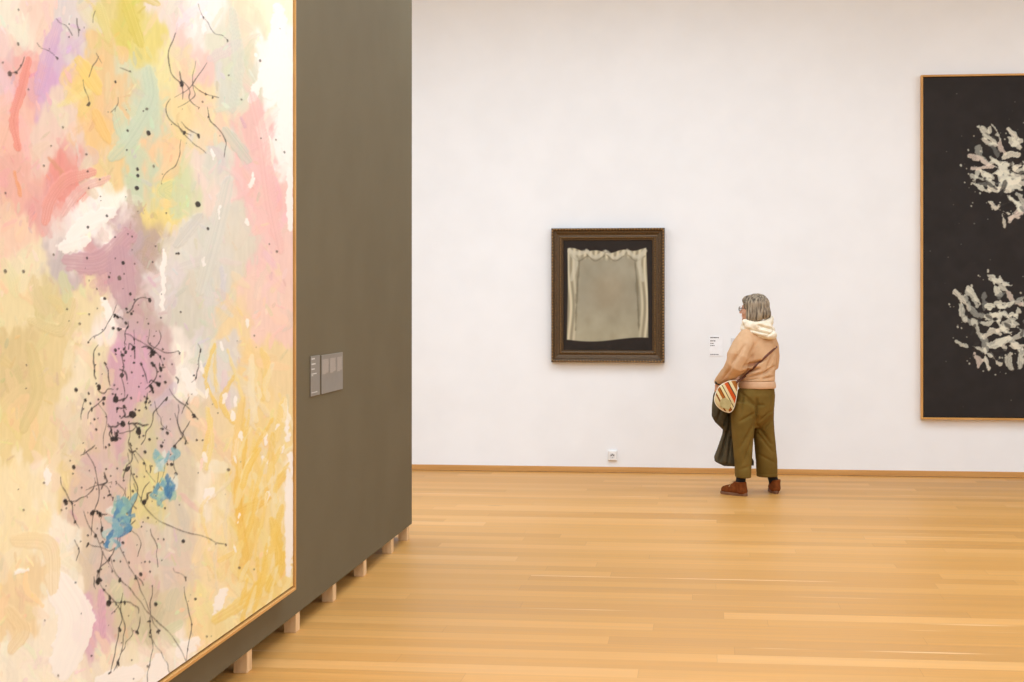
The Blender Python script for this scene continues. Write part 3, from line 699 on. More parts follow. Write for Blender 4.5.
MAT['card_grey'] = mat_noise('pale_grey_card', (222, 218, 214), (226, 222, 218), rough=0.7)
wall_card('wall_label', 730.8, 338.2, 744.0, 356.0, 'pale grey label on the wall, mostly hidden behind the visitor\'s shoulder', [(0.3, 0.9, 0.15, 0.03), (0.3, 0.8, 0.25, 0.03), (0.3, 0.9, 0.35, 0.03)], MAT['card_grey'], MAT['ink'])

# socket
a = on_y(608.2, 450.0, D); b = on_y(617.0, 460.8, D)
w = float(b[0] - a[0]); h = float(a[2] - b[2])
so = thing('wall_socket', 'small white electrical socket low on the white wall above the baseboard', 'socket', ((a[0] + b[0]) / 2, D, float(b[2])))
bm = bmesh.new(); box(bm, (-w / 2, -0.03, 0.0), (w / 2, 0, h))
for v in bm.verts:
    if v.co.y < -0.01: v.co.x *= 0.9; v.co.z = h / 2 + (v.co.z - h / 2) * 0.84
bevel(bm, 0.004, 3); obj('cover_plate', bm, MAT['plastic'], so)
bm = bmesh.new()
bmesh.ops.create_cone(bm, segments=32, radius1=0.024, radius2=0.024, depth=0.003, cap_ends=True, matrix=Matrix.Translation((0, -0.0305, h / 2)) @ Matrix.Rotation(PI / 2, 4, 'X'))
bevel(bm, 0.0008, 1); obj('socket_well', bm, MAT['card_grey'], so)
bm = bmesh.new()
for (hx, hz, r) in ((-0.011, 0.004, 0.006), (0.011, 0.004, 0.006), (0, 0.012, 0.005), (0, -0.019, 0.003)):
    bmesh.ops.create_cone(bm, segments=16, radius1=r, radius2=r, depth=0.002, cap_ends=True, matrix=Matrix.Translation((hx, -0.0325, h / 2 + hz)) @ Matrix.Rotation(PI / 2, 4, 'X'))
obj('pin_hole', bm, MAT['hole'], so)

# two label plates on the partition
def plate(px0, px1, ptop, pbot, label, rows_, m, cols_=None):
    y0 = float(on_x(px0, 370, XP)[1]); y1 = float(on_x(px1, 370, XP)[1])
    zt_ = float(on_x(px0, ptop, XP)[2]); zb_ = float(on_x(px0, pbot, XP)[2])
    w = y1 - y0; h = zt_ - zb_
    t = thing('wall_label', label, 'wall label', (XP, (y0 + y1) / 2, zb_), PI / 2)
    bm = box(bmesh.new(), (-w / 2, -0.006, 0), (w / 2, 0, h)); bevel(bm, 0.001, 1); obj('plate', bm, m, t)
    for blk in rows_:
        bm = bmesh.new()
        for (x0_, x1_, yy, th) in (blk if isinstance(blk, list) else [blk]): box(bm, (-w / 2 + x0_ * w, -0.0067, h * (1 - yy) - th * h / 2), (-w / 2 + x1_ * w, -0.0059, h * (1 - yy) + th * h / 2))
        obj('text_line' if not isinstance(blk, list) else 'text_block', bm, MAT['plate_text'] if not cols_ else MAT['plate_text_soft'], t)
plate(309.6, 318.8, 356.4, 396.8, 'narrow grey label plate with short white lines on the taupe wall, beside the big painting', [(0.08, 0.42, 0.07, 0.03), (0.08, 0.5, 0.2, 0.03), (0.08, 0.42, 0.325, 0.03), (0.08, 0.62, 0.445, 0.025), (0.08, 0.25, 0.485, 0.02), (0.08, 0.7, 0.91, 0.02)], MAT['plate_grey'])
cols3 = []
for c0, c1, rows_n in ((0.03, 0.32, 15), (0.38, 0.65, 15), (0.71, 0.97, 15)):
    cols3.append([])
    for i in range(rows_n): cols3[-1].append((c0, c1 - (0.12 if i == rows_n - 1 else random.uniform(0, 0.03)), 0.125 + i * 0.0255, 0.019))
plate(320.4, 341.8, 355.4, 394.4, 'wide grey text plate with three columns of pale print on the taupe wall', cols3, MAT['plate_grey'], True)

# ------------------------------------------------------------------ the visitor
Z0 = F * EYE / (495.0 - HOR)
base = CAM + FW * Z0 + RT * ((752 - 512) / F * Z0); base[2] = 0
OX = (752 - 512) / F * Z0
who = thing('person', 'visitor seen from behind in beige hooded sweatshirt, olive trousers and rust suede boots', 'person', base, TH)
def L(px, py, dy=0.0):
    z = Z0 + dy
    return np.array([(px - 512) / F * z - OX, dy, EYE - (py - HOR) / F * z])
PX = Z0 / F                                   # metres per pixel at the figure

def az(ax, ay, bx, by):                       # unit direction helper
    v = np.array([bx - ax, by - ay]); return v / np.linalg.norm(v)

# --- head frame: looks left and away
HA = math.radians(60)                         # turn from straight-away toward the left
hf = np.array([-math.sin(HA), math.cos(HA), 0.0]); hs = np.array([-math.cos(HA), -math.sin(HA), 0.0]); up = np.array([0, 0, 1.0])   # forward, her left, up
HC = L(752.8, 309.4, 0.02)                    # centre of the skull
Rh = Matrix((( -hs[0], hf[0], 0), (-hs[1], hf[1], 0), (0, 0, 1)))   # x: her right, y: forward, z: up
def hp(r, f, u): return tuple(HC - hs * r + hf * f + up * u)

# --- joints
shL = L(744.5, 340, -0.09); shR = L(768.0, 339, 0.07)
elL = L(736.0, 366.5, -0.13); elR = L(772.0, 366, 0.10)
wrL = L(719.4, 381.0, 0.03); wrR = L(737.0, 379.5, 0.30)
pel = L(754, 402, 0.0); chest = L(757, 350, 0.0); nk = L(757.5, 327, 0.01)
hipL = L(745, 409, -0.05); hipR = L(763, 408, 0.06)
knL = L(743, 441, -0.04); knR = L(766, 441, 0.09)
anL = L(740.4, 482, -0.04); anR = L(774.0, 481, 0.13)
toL = L(721.5, 492.0, 0.10); toR = L(771.0, 489.5, 0.31)

bm = bmesh.new()
# head
ellipsoid(bm, hp(0, -0.012, 0.028), (0.073, 0.092, 0.082), Rh)
ellipsoid(bm, hp(0, 0.030, -0.010), (0.060, 0.058, 0.088), Rh)
ellipsoid(bm, hp(0, 0.050, -0.060), (0.044, 0.040, 0.040), Rh)
ellipsoid(bm, hp(0, 0.078, -0.083), (0.020, 0.016, 0.016), Rh)
ellipsoid(bm, hp(0.034, 0.062, -0.030), (0.022, 0.022, 0.024), Rh); ellipsoid(bm, hp(-0.034, 0.062, -0.030), (0.022, 0.022, 0.024), Rh)
chain(bm, [hp(0, 0.086, 0.012), hp(0, 0.101, -0.012), hp(0, 0.108, -0.024)], [0.007, 0.0095, 0.012], 10)
ellipsoid(bm, hp(0.011, 0.097, -0.027), (0.008, 0.009, 0.007), Rh); ellipsoid(bm, hp(-0.011, 0.097, -0.027), (0.008, 0.009, 0.007), Rh)
chain(bm, [hp(-0.045, 0.068, 0.022), hp(0, 0.086, 0.028), hp(0.045, 0.068, 0.022)], [0.008, 0.010, 0.008], 8)
chain(bm, [hp(-0.02, 0.084, -0.052), hp(0, 0.092, -0.050), hp(0.02, 0.084, -0.052)], [0.005, 0.007, 0.005], 8)
chain(bm, [hp(-0.017, 0.084, -0.060), hp(0, 0.091, -0.062), hp(0.017, 0.084, -0.060)], [0.005, 0.007, 0.005], 8)
for s_ in (-1, 1):
    ellipsoid(bm, hp(s_ * 0.076, -0.004, -0.008), (0.010, 0.017, 0.030), Rh)
    ellipsoid(bm, hp(s_ * 0.031, 0.072, 0.004), (0.013, 0.011, 0.010), Rh)
# neck and trunk
chain(bm, [hp(0, -0.012, -0.06), tuple(nk), tuple(L(757.5, 336, 0.0))], [0.056, 0.058, 0.075])
TA = math.radians(28)                         # trunk turned left of straight-away
loft(bm, [(L(757, 333, 0), 0.09, 0.06, TA), (L(757, 339, 0), 0.165, 0.085, TA), (L(757, 352, 0), 0.155, 0.105, TA), (L(757, 370, 0), 0.115, 0.085, TA), (L(756, 384, 0), 0.10, 0.075, TA),
          (L(755, 398, 0), 0.115, 0.09, TA), (L(753, 412, 0), 0.12, 0.09, TA), (L(753, 420, 0), 0.09, 0.07, TA)], 32)
for a_, b_, c_ in ((shL, elL, wrL), (shR, elR, wrR)):
    chain(bm, [a_, (a_ + b_) / 2, b_, b_ * 0.55 + c_ * 0.45, c_], [0.050, 0.046, 0.038, 0.036, 0.025], 16)
for a_, b_, c_, t_ in ((hipL, knL, anL, toL), (hipR, knR, anR, toR)):
    chain(bm, [a_, (a_ + b_) / 2, b_, b_ * 0.72 + c_ * 0.28 , b_ * 0.22 + c_ * 0.78 + (b_ - c_) * np.array([0.16, 0.1, 0]), c_], [0.072, 0.064, 0.048, 0.047, 0.032, 0.030], 18)
    d_ = (t_ - c_); d_[2] = 0
    c0 = np.array([c_[0], c_[1], 0.05]); chain(bm, [c0 - d_ * 0.05, c0 + d_ * 0.3, c0 + d_ * 0.6 - up * 0.015], [0.030, 0.030, 0.020], 12)
# hands: palm, four fingers bent at the knuckles, thumb leaving the side
def hand(bm, w, fwd, palmn, side, curl):
    """fwd: wrist to knuckles; palmn: out of the palm; side: toward the thumb"""
    w = np.array(w); 
    def P(f, s_, n): return w + fwd * f + side * s_ + palmn * n
    for k in range(4):
        s_ = 0.026 - k * 0.0175
        chain(bm, [P(-0.01, s_ * 0.55, 0), P(0.04, s_ * 0.9, 0.0), P(0.082, s_, 0)], [0.013, 0.012, 0.010], 10)
        ln = (0.040, 0.045, 0.041, 0.033)[k]; p = P(0.082, s_, 0); a = 0; pts = [p]; 
        for j, fr in enumerate((1.0, 0.62, 0.5)):
            a += curl[j]; d = fwd * math.cos(a) + palmn * math.sin(a); p = p + d * ln * fr; pts.append(p)
        chain(bm, pts, [0.0088, 0.0082, 0.0074, 0.0064], 10)
    chain(bm, [P(0.012, 0.020, 0.004), P(0.045, 0.046, 0.016), P(0.070, 0.050, 0.034), P(0.088, 0.043, 0.048)], [0.013, 0.011, 0.0095, 0.008], 10)
def unit(v): v = np.array(v, float); return v / np.linalg.norm(v)
fwL = unit(wrL - elL); hfL = unit(unit([fwL[0], fwL[1], 0]) * 0.35 + np.array([0.10, 0.05, -0.95])); 
pnL = unit(np.cross(hfL, np.cross(np.array([0.75, 0.6, 0]), hfL))); sdL = unit(np.cross(hfL, pnL)); 
if sdL[1] < 0: sdL = -sdL
hand(bm, wrL + hfL * 0.02, hfL, pnL, sdL, (0.7, 0.8, 0.5))
fwR = unit(wrR - elR); pnR = unit(np.cross(np.cross(fwR, [0, 0, -1]), fwR)); sdR = unit(np.cross(pnR, fwR))
if sdR[1] < 0: sdR = -sdR
hand(bm, wrR + fwR * 0.02, fwR, pnR, sdR, (0.5, 0.6, 0.4))
body = solidify_organic('body', bm, MAT['skin'], who, 0.0048, 2)

# eyes (parts of the body), lips stay in the skin
for s_ in (-1, 1):
    bm = bmesh.new(); ellipsoid(bm, hp(s_ * 0.031, 0.077, 0.004), (0.0095, 0.0095, 0.0075), Rh, 2)
    obj('eye', bm, MAT['plastic'], body, True)
    bm = bmesh.new(); ellipsoid(bm, hp(s_ * 0.031, 0.0848, 0.004), (0.0042, 0.0025, 0.0042), Rh, 2)
    obj('iris', bm, MAT['black'], body, True)

# --- hair: chin-length bob made of overlapping locks over a close cap
bm = bmesh.new()
ellipsoid(bm, hp(0, -0.024, 0.034), (0.090, 0.100, 0.088), Rh, 4)
ellipsoid(bm, hp(0, -0.048, -0.010), (0.090, 0.073, 0.076), Rh, 4)
rg = random.Random(3)
def scalp(az_, el):                           # az_ 0 = forward, +90 = her right
    r = (0.089, 0.103, 0.090); return (math.sin(az_) * math.cos(el) * r[0], -0.022 + math.cos(az_) * math.cos(el) * r[1], 0.034 + math.sin(el) * r[2])
for i in range(150):
    a = math.radians(rg.uniform(60, 292)); 
    k = min(1, abs(a - PI) / math.radians(128))
    pts = []
    jit = rg.uniform(-0.12, 0.12); out = rg.uniform(0.0, 0.008)
    for el in (78, 55, 32, 10, -8):
        x, y, z = scalp(a + jit * (1 - el / 90), math.radians(el)); pts.append((x * (1 + out * 6), y * (1 + out * 5), z))
    x, y, z = pts[-1]
    xim = -hs[0] * x + hf[0] * y
    endz = -0.104 + 0.012 * rg.uniform(-1, 1) + 0.034 * max(0.0, min(1.0, (xim + 0.03) / 0.12))
    flare = 1.06 + 0.04 * rg.random()
    pts += [(x * flare, y * 1.04 - 0.006 * (1 - k), (z + endz) / 2), (x * (flare + 0.02), y * 1.02 - 0.006 * (1 - k), endz * 0.85 + z * 0.15), (x * (flare - 0.05), y * 0.97, endz)]
    w0 = rg.uniform(0.009, 0.014)
    chain(bm, [hp(*p) for p in catmull(pts, 2)], [w0 * s for s in [0.6, 0.8] + [1] * (2 * (len(pts) - 1) - 4) + [0.8, 0.6, 0.35]][:2 * (len(pts) - 1) + 1], 7, 0.6)
# fringe brushed to the side
for i in range(16):
    u = (i - 7.5) / 7.5
    pts = [(0.02 + u * 0.02, -0.01, 0.116), (0.01 + u * 0.045, 0.045, 0.100), (u * 0.062, 0.080 - abs(u) * 0.02, 0.075), (u * 0.082, 0.070 - abs(u) * 0.028, 0.045)]
    chain(bm, [hp(*p) for p in catmull(pts, 3)], [0.007, 0.010, 0.011, 0.011, 0.011, 0.010, 0.009, 0.008, 0.007, 0.005], 7, 0.6)
def hair_fn(co, no):
    a = np.arctan2((co - HC) @ (-hs), (co - HC) @ hf)
    return 0.0022 * np.sin(a * 34 + 3 * np.sin(co[:, 2] * 25)) + 0.0012 * np.sin(a * 71 + co[:, 2] * 40)
solidify_organic('hair', bm, MAT['hair'], who, 0.0042, 2, hair_fn)

# --- spectacles
gl = bmesh.new()
for s_ in (-1, 1):
    ring = [hp(s_ * 0.033 + 0.024 * math.cos(t), 0.103 - 0.15 * abs(0.033 + s_ * 0.024 * math.cos(t)) * 0.3, 0.004 + 0.018 * math.sin(t)) for t in np.linspace(0, 2 * PI, 25)]
    chain(gl, ring, [0.0018] * 25, 6)
    chain(gl, [hp(s_ * 0.057, 0.100, 0.008), hp(s_ * 0.082, 0.088, 0.008), hp(s_ * 0.086, 0.03, 0.006), hp(s_ * 0.084, -0.01, 0.0)], [0.0018] * 4, 6)
chain(gl, [hp(-0.009, 0.101, 0.008), hp(0, 0.105, 0.010), hp(0.009, 0.101, 0.008)], [0.0016] * 3, 6)
glasses = obj('glasses', gl, MAT['black'], who, True)
for s_ in (-1, 1):
    bm = bmesh.new(); ellipsoid(bm, hp(s_ * 0.033, 0.1005, 0.004), (0.0225, 0.0012, 0.0168), Rh, 3); obj('lens', bm, MAT['lens'], glasses, True)

# --- trousers
bm = bmesh.new()
W_ = PX
loft(bm, [(L(756.8, 385.5, 0), 15.0 * W_, 0.12, TA), (L(756.6, 388, 0), 16.8 * W_, 0.135, TA), (L(755.0, 395, 0), 19.3 * W_, 0.15, 0.3), (L(753.3, 405, 0), 20.6 * W_, 0.152, 0.15),
          (L(752.2, 414, 0), 20.6 * W_, 0.14, 0.15), (L(753.2, 420, 0.0), 15.0 * W_, 0.11, 0.15), (L(753.4, 427, 0.0), 7.0 * W_, 0.07, 0.15)], 40, 2.3)
loft(bm, [(L(743.8, 402, -0.035), 10.6 * W_, 0.120, 0.1), (L(742.8, 419, -0.04), 11.4 * W_, 0.115, 0.1), (L(742.9, 430, -0.04), 11.0 * W_, 0.108, 0.1), (L(742.9, 441, -0.04), 9.9 * W_, 0.102, 0.1),
          (L(743.0, 455, -0.04), 8.8 * W_, 0.100, 0.1), (L(743.0, 468, -0.04), 7.8 * W_, 0.098, 0.1), (L(743.0, 477.3, -0.04), 7.5 * W_, 0.098, 0.1)], 36, 2.3)
loft(bm, [(L(763.5, 402, 0.045), 9.9 * W_, 0.115, 0.1), (L(763.4, 419, 0.06), 10.0 * W_, 0.11, 0.1), (L(763.6, 432, 0.07), 10.7 * W_, 0.10, 0.1), (L(765.4, 447, 0.085), 10.6 * W_, 0.095, 0.1),
          (L(766.6, 462, 0.10), 10.5 * W_, 0.09, 0.1), (L(767.2, 476.4, 0.115), 10.4 * W_, 0.09, 0.1)], 36, 2.3)
def crease(co, a, b, w, dpt):
    a = np.array(a); b = np.array(b); d = b - a; L2 = d @ d
    t = np.clip(((co - a) @ d) / L2, 0, 1); q = np.linalg.norm((co - a - t[:, None] * d)[:, [0, 2]], axis=1)
    return -2.3 * dpt * np.exp(-(q / w) ** 2) * np.sin(np.clip(t * 0.9 + 0.05, 0, 1) * PI) ** 0.5
def back_only(no): return np.clip(-no[:, 1] * 1.6, 0, 1)
def tr_fn(co, no):
    k = back_only(no) * 0.75
    f = crease(co, L(754.3, 398), L(754.2, 421), 0.012, 0.016) * k
    for a, b, w, d in (((743, 398), (753, 406), .012, .009), ((762, 404), (755, 404), .010, .007), ((737, 390), (752, 403), .010, .006), ((755, 424), (771, 444), .014, .012), ((756, 432), (773, 452), .012, .009),
                       ((752, 412), (737, 420), .012, .008), ((751, 424), (738, 446), .014, .008), ((750, 438), (741, 462), .012, .006), ((771, 410), (758, 420), .012, .008), ((773, 420), (762, 432), .010, .006), ((760, 455), (775, 463), .010, .005), ((738, 468), (748, 464), .01, .004), ((772, 392), (770, 408), .01, .005), ((741, 392), (738, 412), .012, .006)):
        f = f + crease(co, L(*a), L(*b), w, d) * k
    f = f + 0.004 * (fbm(co[:, 0] * 14 + co[:, 1] * 9, co[:, 2] * 7, 61) - 0.5) * 2
    f = f - 0.003 * np.exp(-((co[:, 2] - L(0, 474.5)[2]) / 0.004) ** 2) * (co[:, 2] < 0.3)
    return f
solidify_organic('trousers', bm, MAT['trouser'], who, 0.0065, 4, tr_fn)

# --- sweatshirt
bm = bmesh.new()
loft(bm, [(L(757.5, 328.5, 0.0), 9.5 * W_, 0.065, TA), (L(757.0, 332, 0.0), 14.5 * W_, 0.085, TA), (L(757.0, 337, 0.0), 18.0 * W_, 0.10, TA), (L(757.8, 345, 0.0), 18.8 * W_, 0.122, TA), (L(758.0, 356, 0.0), 18.9 * W_, 0.135, TA),
          (L(757.6, 366, 0.0), 18.0 * W_, 0.14, TA), (L(757.2, 374, 0.0), 17.2 * W_, 0.14, TA), (L(757.2, 381, 0), 17.0 * W_, 0.142, TA)], 40, 2.2)
chain(bm, [L(747, 337, -0.06), L(743.0, 346, -0.10), L(738.5, 357, -0.13), L(736.6, 365, -0.13), L(730.5, 372.0, -0.07), L(723.5, 377.0, -0.01), L(719.3, 380.3, 0.025)],
      [0.072, 0.090, 0.098, 0.092, 0.072, 0.052, 0.038], 22)
chain(bm, [L(768.0, 337, 0.06), L(771.2, 346, 0.09), L(772.2, 356, 0.11), L(771.6, 364, 0.12), L(762, 370.0, 0.20), L(749, 375.5, 0.265), L(740, 378.5, 0.29)], [0.062, 0.062, 0.062, 0.064, 0.055, 0.046, 0.036], 22)
def hd_fn(co, no):
    k = np.clip(-no[:, 1] * 1.6, 0, 1)
    f = 0.0
    for a, b, w, d in (((742, 366), (757, 361), .013, .018), ((739, 372), (756, 368), .012, .018), ((744, 377), (768, 371), .010, .010), ((736, 376), (748, 372), .009, .010), ((750, 355), (741, 366), .012, .009), ((733, 352), (727, 366), .012, .008),
                       ((728, 366), (722, 378), .010, .006), ((741, 345), (731, 360), .014, .007), ((756, 340), (746, 356), .016, .006), ((772, 352), (766, 366), .012, .008), ((774, 366), (762, 372), .010, .009), ((760, 378), (773, 376), .008, .007), ((748, 366), (764, 358), .01, .007), ((741, 380), (756, 377.5), .008, .006)):
        f = f + crease(co, L(*a), L(*b), w, d) * k
    return f + 0.006 * (fbm(co[:, 0] * 13 + co[:, 1] * 10, co[:, 2] * 13, 71) - 0.5)
hoodie = solidify_organic('hoodie', bm, MAT['hoodie'], who, 0.0065, 4, hd_fn)
bm = bmesh.new()
loft(bm, [(L(757.0, 381.0, 0), 17.0 * W_, 0.145, TA), (L(757.0, 383.0, 0), 17.6 * W_, 0.150, TA), (L(757.0, 386.0, 0), 17.9 * W_, 0.154, TA), (L(757.0, 388.2, 0), 17.4 * W_, 0.150, TA)], 44, 2.2)
def wb_fn(co, no): return 0.004 * (fbm(co[:, 0] * 16, co[:, 2] * 5, 77) - 0.5)
solidify_organic('waistband', bm, MAT['hoodband'], hoodie, 0.006, 3, wb_fn)
# cuff of the left sleeve
bm = bmesh.new(); chain(bm, [L(720.4, 379.7, 0.018), L(718.2, 381.6, 0.035)], [0.037, 0.033], 18); obj('cuff', bm, MAT['hoodband'], hoodie, True)
# cream hood lying round the neck
bm = bmesh.new()
def arc(cx, cy, dy, rx, ry, a0, a1, tilt, r, n=14):
    c = L(cx, cy, dy); pts = []; rad = []
    for i in range(n):
        t = math.radians(a0 + (a1 - a0) * i / (n - 1))
        x, y = rx * math.cos(t), ry * math.sin(t)
        pts.append(c + np.array([x, y, tilt[0] * x / rx + tilt[1] * y / ry])); rad.append(r * (0.62 + 0.38 * math.sin(PI * i / (n - 1))))
    chain(bm, pts, rad, 14)
arc(757.0, 323.6, 0.02, 0.108, 0.095, -200, 30, (0.015, 0.012), 0.036)
arc(757.3, 328.6, 0.01, 0.122, 0.105, -190, 10, (-0.002, 0.020), 0.034)
arc(762.5, 332.5, -0.02, 0.090, 0.085, -165, 5, (-0.018, 0.010), 0.040)
ellipsoid(bm, L(764, 329, -0.07), (0.075, 0.045, 0.06), None, 3)
ellipsoid(bm, L(750, 326, -0.06), (0.05, 0.05, 0.045), None, 3)
chain(bm, [L(745, 322, -0.05), L(756, 326, -0.10), L(768, 323, -0.05), L(771, 318.5, 0.03)], [0.026, 0.034, 0.034, 0.026])
def hood_fn(co, no):
    f = 0.0
    for a, b, w, d in (((746, 329), (768, 333), .008, .012), ((745, 333), (764, 338), .006, .007), ((756, 325), (772, 329), .008, .010), ((764, 336), (773, 330), .007, .008)):
        f = f + crease(co, L(*a), L(*b), w, d) * np.clip(-no[:, 1] * 1.8, 0, 1)
    return f + 0.006 * (fbm(co[:, 0] * 22, co[:, 2] * 22, 81) - 0.5)
solidify_organic('hood', bm, MAT['hood'], hoodie, 0.0055, 9, hood_fn)
# watch
bm = bmesh.new()
wc = L(716.6, 383.2, 0.04); wd = unit(hfL)
def bandring(c, d, r, n=18):
    u = unit(np.cross(d, [0, 0.3, 1])); v = np.cross(d, u); return [c + u * r * math.cos(t) + v * r * math.sin(t) for t in np.linspace(0, 2 * PI, n)]
chain(bm, bandring(wrL + hfL * 0.012, unit(hfL * 0.5 + fwL * 0.5), 0.031), [0.007] * 18, 8)
watch = obj('wristwatch', bm, MAT['black'], who, True)
bm = bmesh.new(); ellipsoid(bm, wrL + hfL * 0.012 + np.array([-0.026, -0.018, 0.0]), (0.012, 0.013, 0.017), None, 2); obj('watch_case', bm, MAT['black'], watch, True)

# --- socks and boots
for an, to, hx in ((anL, toL, 0), (anR, toR, 1)):
    d = to - an; d[2] = 0; Ln = np.linalg.norm(d); d = d / Ln; sd = np.array([-d[1], d[0], 0])
    bm = bmesh.new(); chain(bm, [np.array([an[0], an[1], 0.09]), (lambda b_: b_ * 0.22 + an * 0.78 + (b_ - an) * np.array([0.16, 0.1, 0]))([knL, knR][hx])], [0.040, 0.041], 20); obj('sock', bm, MAT['sock'], who, True)
    A0 = np.array([an[0] + 0.008 * hx, an[1], 0])
    ln = 0.265
    ang = math.atan2(d[1], d[0])
    def q(f, s_, z): return A0 + d * f + sd * s_ + up * z
    bm = bmesh.new()
    # sole outline swept up 2.4 cm
    out = []
    for t in np.linspace(0, 2 * PI, 40, endpoint=False):
        f = 0.066 + 0.134 * math.cos(t); wv = 0.036 + 0.010 * (f > 0.03) * min(1, (f - 0.03) / 0.08); out.append((f, wv * math.copysign(abs(math.sin(t)) ** 0.75, math.sin(t))))
    rowsS = []
    for z, s_ in ((0.0, 0.96), (0.004, 1.0), (0.020, 1.0), (0.024, 0.97)):
        rowsS.append([bm.verts.new(tuple(q(0.066 + (f - 0.066) * s_, w_s * s_, z))) for f, w_s in out])
    for r0, r1 in zip(rowsS, rowsS[1:]):
        for k in range(40): bm.faces.new((r0[k], r0[(k + 1) % 40], r1[(k + 1) % 40], r1[k]))
    bm.faces.new(rowsS[0][::-1]); bm.faces.new(rowsS[-1])
    bmesh.ops.recalc_face_normals(bm, faces=bm.faces)
    soleb = bm
    bm = bmesh.new()
    def ell(f, z, rf, rs, rz):
        R_ = Matrix(((d[0], sd[0], 0), (d[1], sd[1], 0), (0, 0, 1))); ellipsoid(bm, tuple(q(f, 0, z)), (rf, rs, rz), R_)
    chain(bm, [q(-0.020, 0, 0.040), q(-0.004, 0, 0.08), q(0.002, 0, 0.085)], [0.044, 0.044, 0.030], 22)
    loft(bm, [(q(-0.004, 0, 0.06), 0.058, 0.042, ang), (q(0.0, 0, 0.09), 0.054, 0.045, ang), (q(0.002, 0, 0.114), 0.053, 0.048, ang)], 26)
    chain(bm, [q(-0.026, 0, 0.045), q(0.04, 0, 0.052), q(0.09, 0, 0.044), q(0.140, 0, 0.038), q(0.160, 0, 0.036)], [0.038, 0.046, 0.043, 0.038, 0.033], 22, 1.0)
    chain(bm, [q(0.02, 0, 0.080), q(0.06, 0, 0.072), q(0.10, 0, 0.055)], [0.040, 0.036, 0.030], 16)
    for v in bm.verts: v.co.z = max(v.co.z, 0.018)
    boot = solidify_organic('boot', bm, MAT['suede'], who, 0.005, 3)
    obj('sole', soleb, MAT['sole'], boot, False)
    bm = bmesh.new()
    for z, f in ((0.096, 0.060), (0.084, 0.072), (0.073, 0.086)):
        chain(bm, [q(f - 0.010, -0.030, z - 0.006), q(f + 0.004, -0.012, z + 0.010), q(f + 0.004, 0.012, z + 0.010), q(f - 0.010, 0.030, z - 0.006)], [0.003] * 4, 6)
    for s_ in (-1, 1):
        chain(bm, [q(0.060, 0, 0.112), q(0.070, s_ * 0.028, 0.118), q(0.078, s_ * 0.045, 0.100), q(0.066, s_ * 0.030, 0.096), q(0.062, 0.002, 0.108)], [0.003] * 5, 6)
        chain(bm, [q(0.062, 0, 0.110), q(0.080, s_ * 0.022, 0.095), q(0.086, s_ * 0.040, 0.070)], [0.003] * 3, 6)
    obj('lace', bm, MAT['lace'], boot, True)

# --- coat carried over the arm: one folded cloth hanging in front of her left side
ct = thing('carried_coat', 'dark olive coat folded and hanging from the visitor\'s left arm below the striped bag', 'coat', base, TH)
bm = bmesh.new()
def fold_loft(rings, n=44, ripple=0.008, freq=5, ph=0.0):
    prev = None; first = None
    for j, (c, rx, ry, a) in enumerate(rings):
        row = []
        for i in range(n):
            t = 2 * PI * i / n; k = j / max(1, len(rings) - 1)
            rr = 1 + (ripple / max(rx, 0.01)) * math.sin(freq * t + ph + 0.5 * k) * (0.3 + k)
            x, y = rx * rr * math.cos(t), ry * rr * math.sin(t)
            row.append(bm.verts.new((c[0] + x * math.cos(a) - y * math.sin(a), c[1] + x * math.sin(a) + y * math.cos(a), c[2])))
        if prev:
            for i in range(n): bm.faces.new((prev[i], prev[(i + 1) % n], row[(i + 1) % n], row[i]))
        else: first = row
        prev = row
    bm.faces.new(first[::-1]); bm.faces.new(prev)
fold_loft([(L(722.5, 386, 0.09), 5.5 * W_, 0.05, 0.2), (L(721.0, 395, 0.08), 8.0 * W_, 0.055, 0.2), (L(720.2, 406, 0.07), 8.4 * W_, 0.055, 0.2), (L(720.6, 416, 0.07), 9.0 * W_, 0.055, 0.25),
           (L(722.6, 422, 0.08), 8.0 * W_, 0.05, 0.3), (L(725.4, 427, 0.09), 5.4 * W_, 0.04, 0.3), (L(727.2, 430.5, 0.10), 3.2 * W_, 0.03, 0.3)], 44, 0.005, 3, 0.6)
fold_loft([(L(727, 388, 0.14), 7 * W_, 0.05, 0.1), (L(730.5, 405, 0.14), 5.5 * W_, 0.055, 0.1), (L(731.5, 420, 0.15), 6.5 * W_, 0.06, 0.1), (L(731.5, 435, 0.16), 9.0 * W_, 0.065, 0.1), (L(731.6, 448, 0.17), 14.0 * W_, 0.07, 0.08),
           (L(732.5, 457, 0.18), 18.6 * W_, 0.075, 0.05), (L(733.8, 461.5, 0.18), 19.3 * W_, 0.075, 0.05), (L(738.0, 465.6, 0.18), 14.5 * W_, 0.065, 0.05)], 52, 0.011, 7, 1.2)
def ct_fn(co, no):
    f = 0.004 * (fbm(co[:, 0] * 18, co[:, 2] * 6, 91) - 0.5)
    for a, b, w, d in (((731, 425), (722, 462), .010, .014), ((733, 425), (729, 466), .008, .012), ((727, 392), (716, 424), .010, .010), ((731, 412), (724, 429), .010, .014)):
        f = f + crease(co, L(*a), L(*b), w, d) * np.clip(-no[:, 1] * 1.5, 0, 1)
    return f
solidify_organic('coat_body', bm, MAT['coat'], ct, 0.006, 3, ct_fn)
bm = bmesh.new(); chain(bm, [L(727, 392, 0.02), L(731.0, 402, 0.045), L(733, 412, 0.07), L(732, 424, 0.085), L(731.2, 434, 0.09)], [0.03, 0.032, 0.030, 0.028, 0.026], 16, 0.7)
obj('coat_sleeve', bm, MAT['coat'], ct, True)

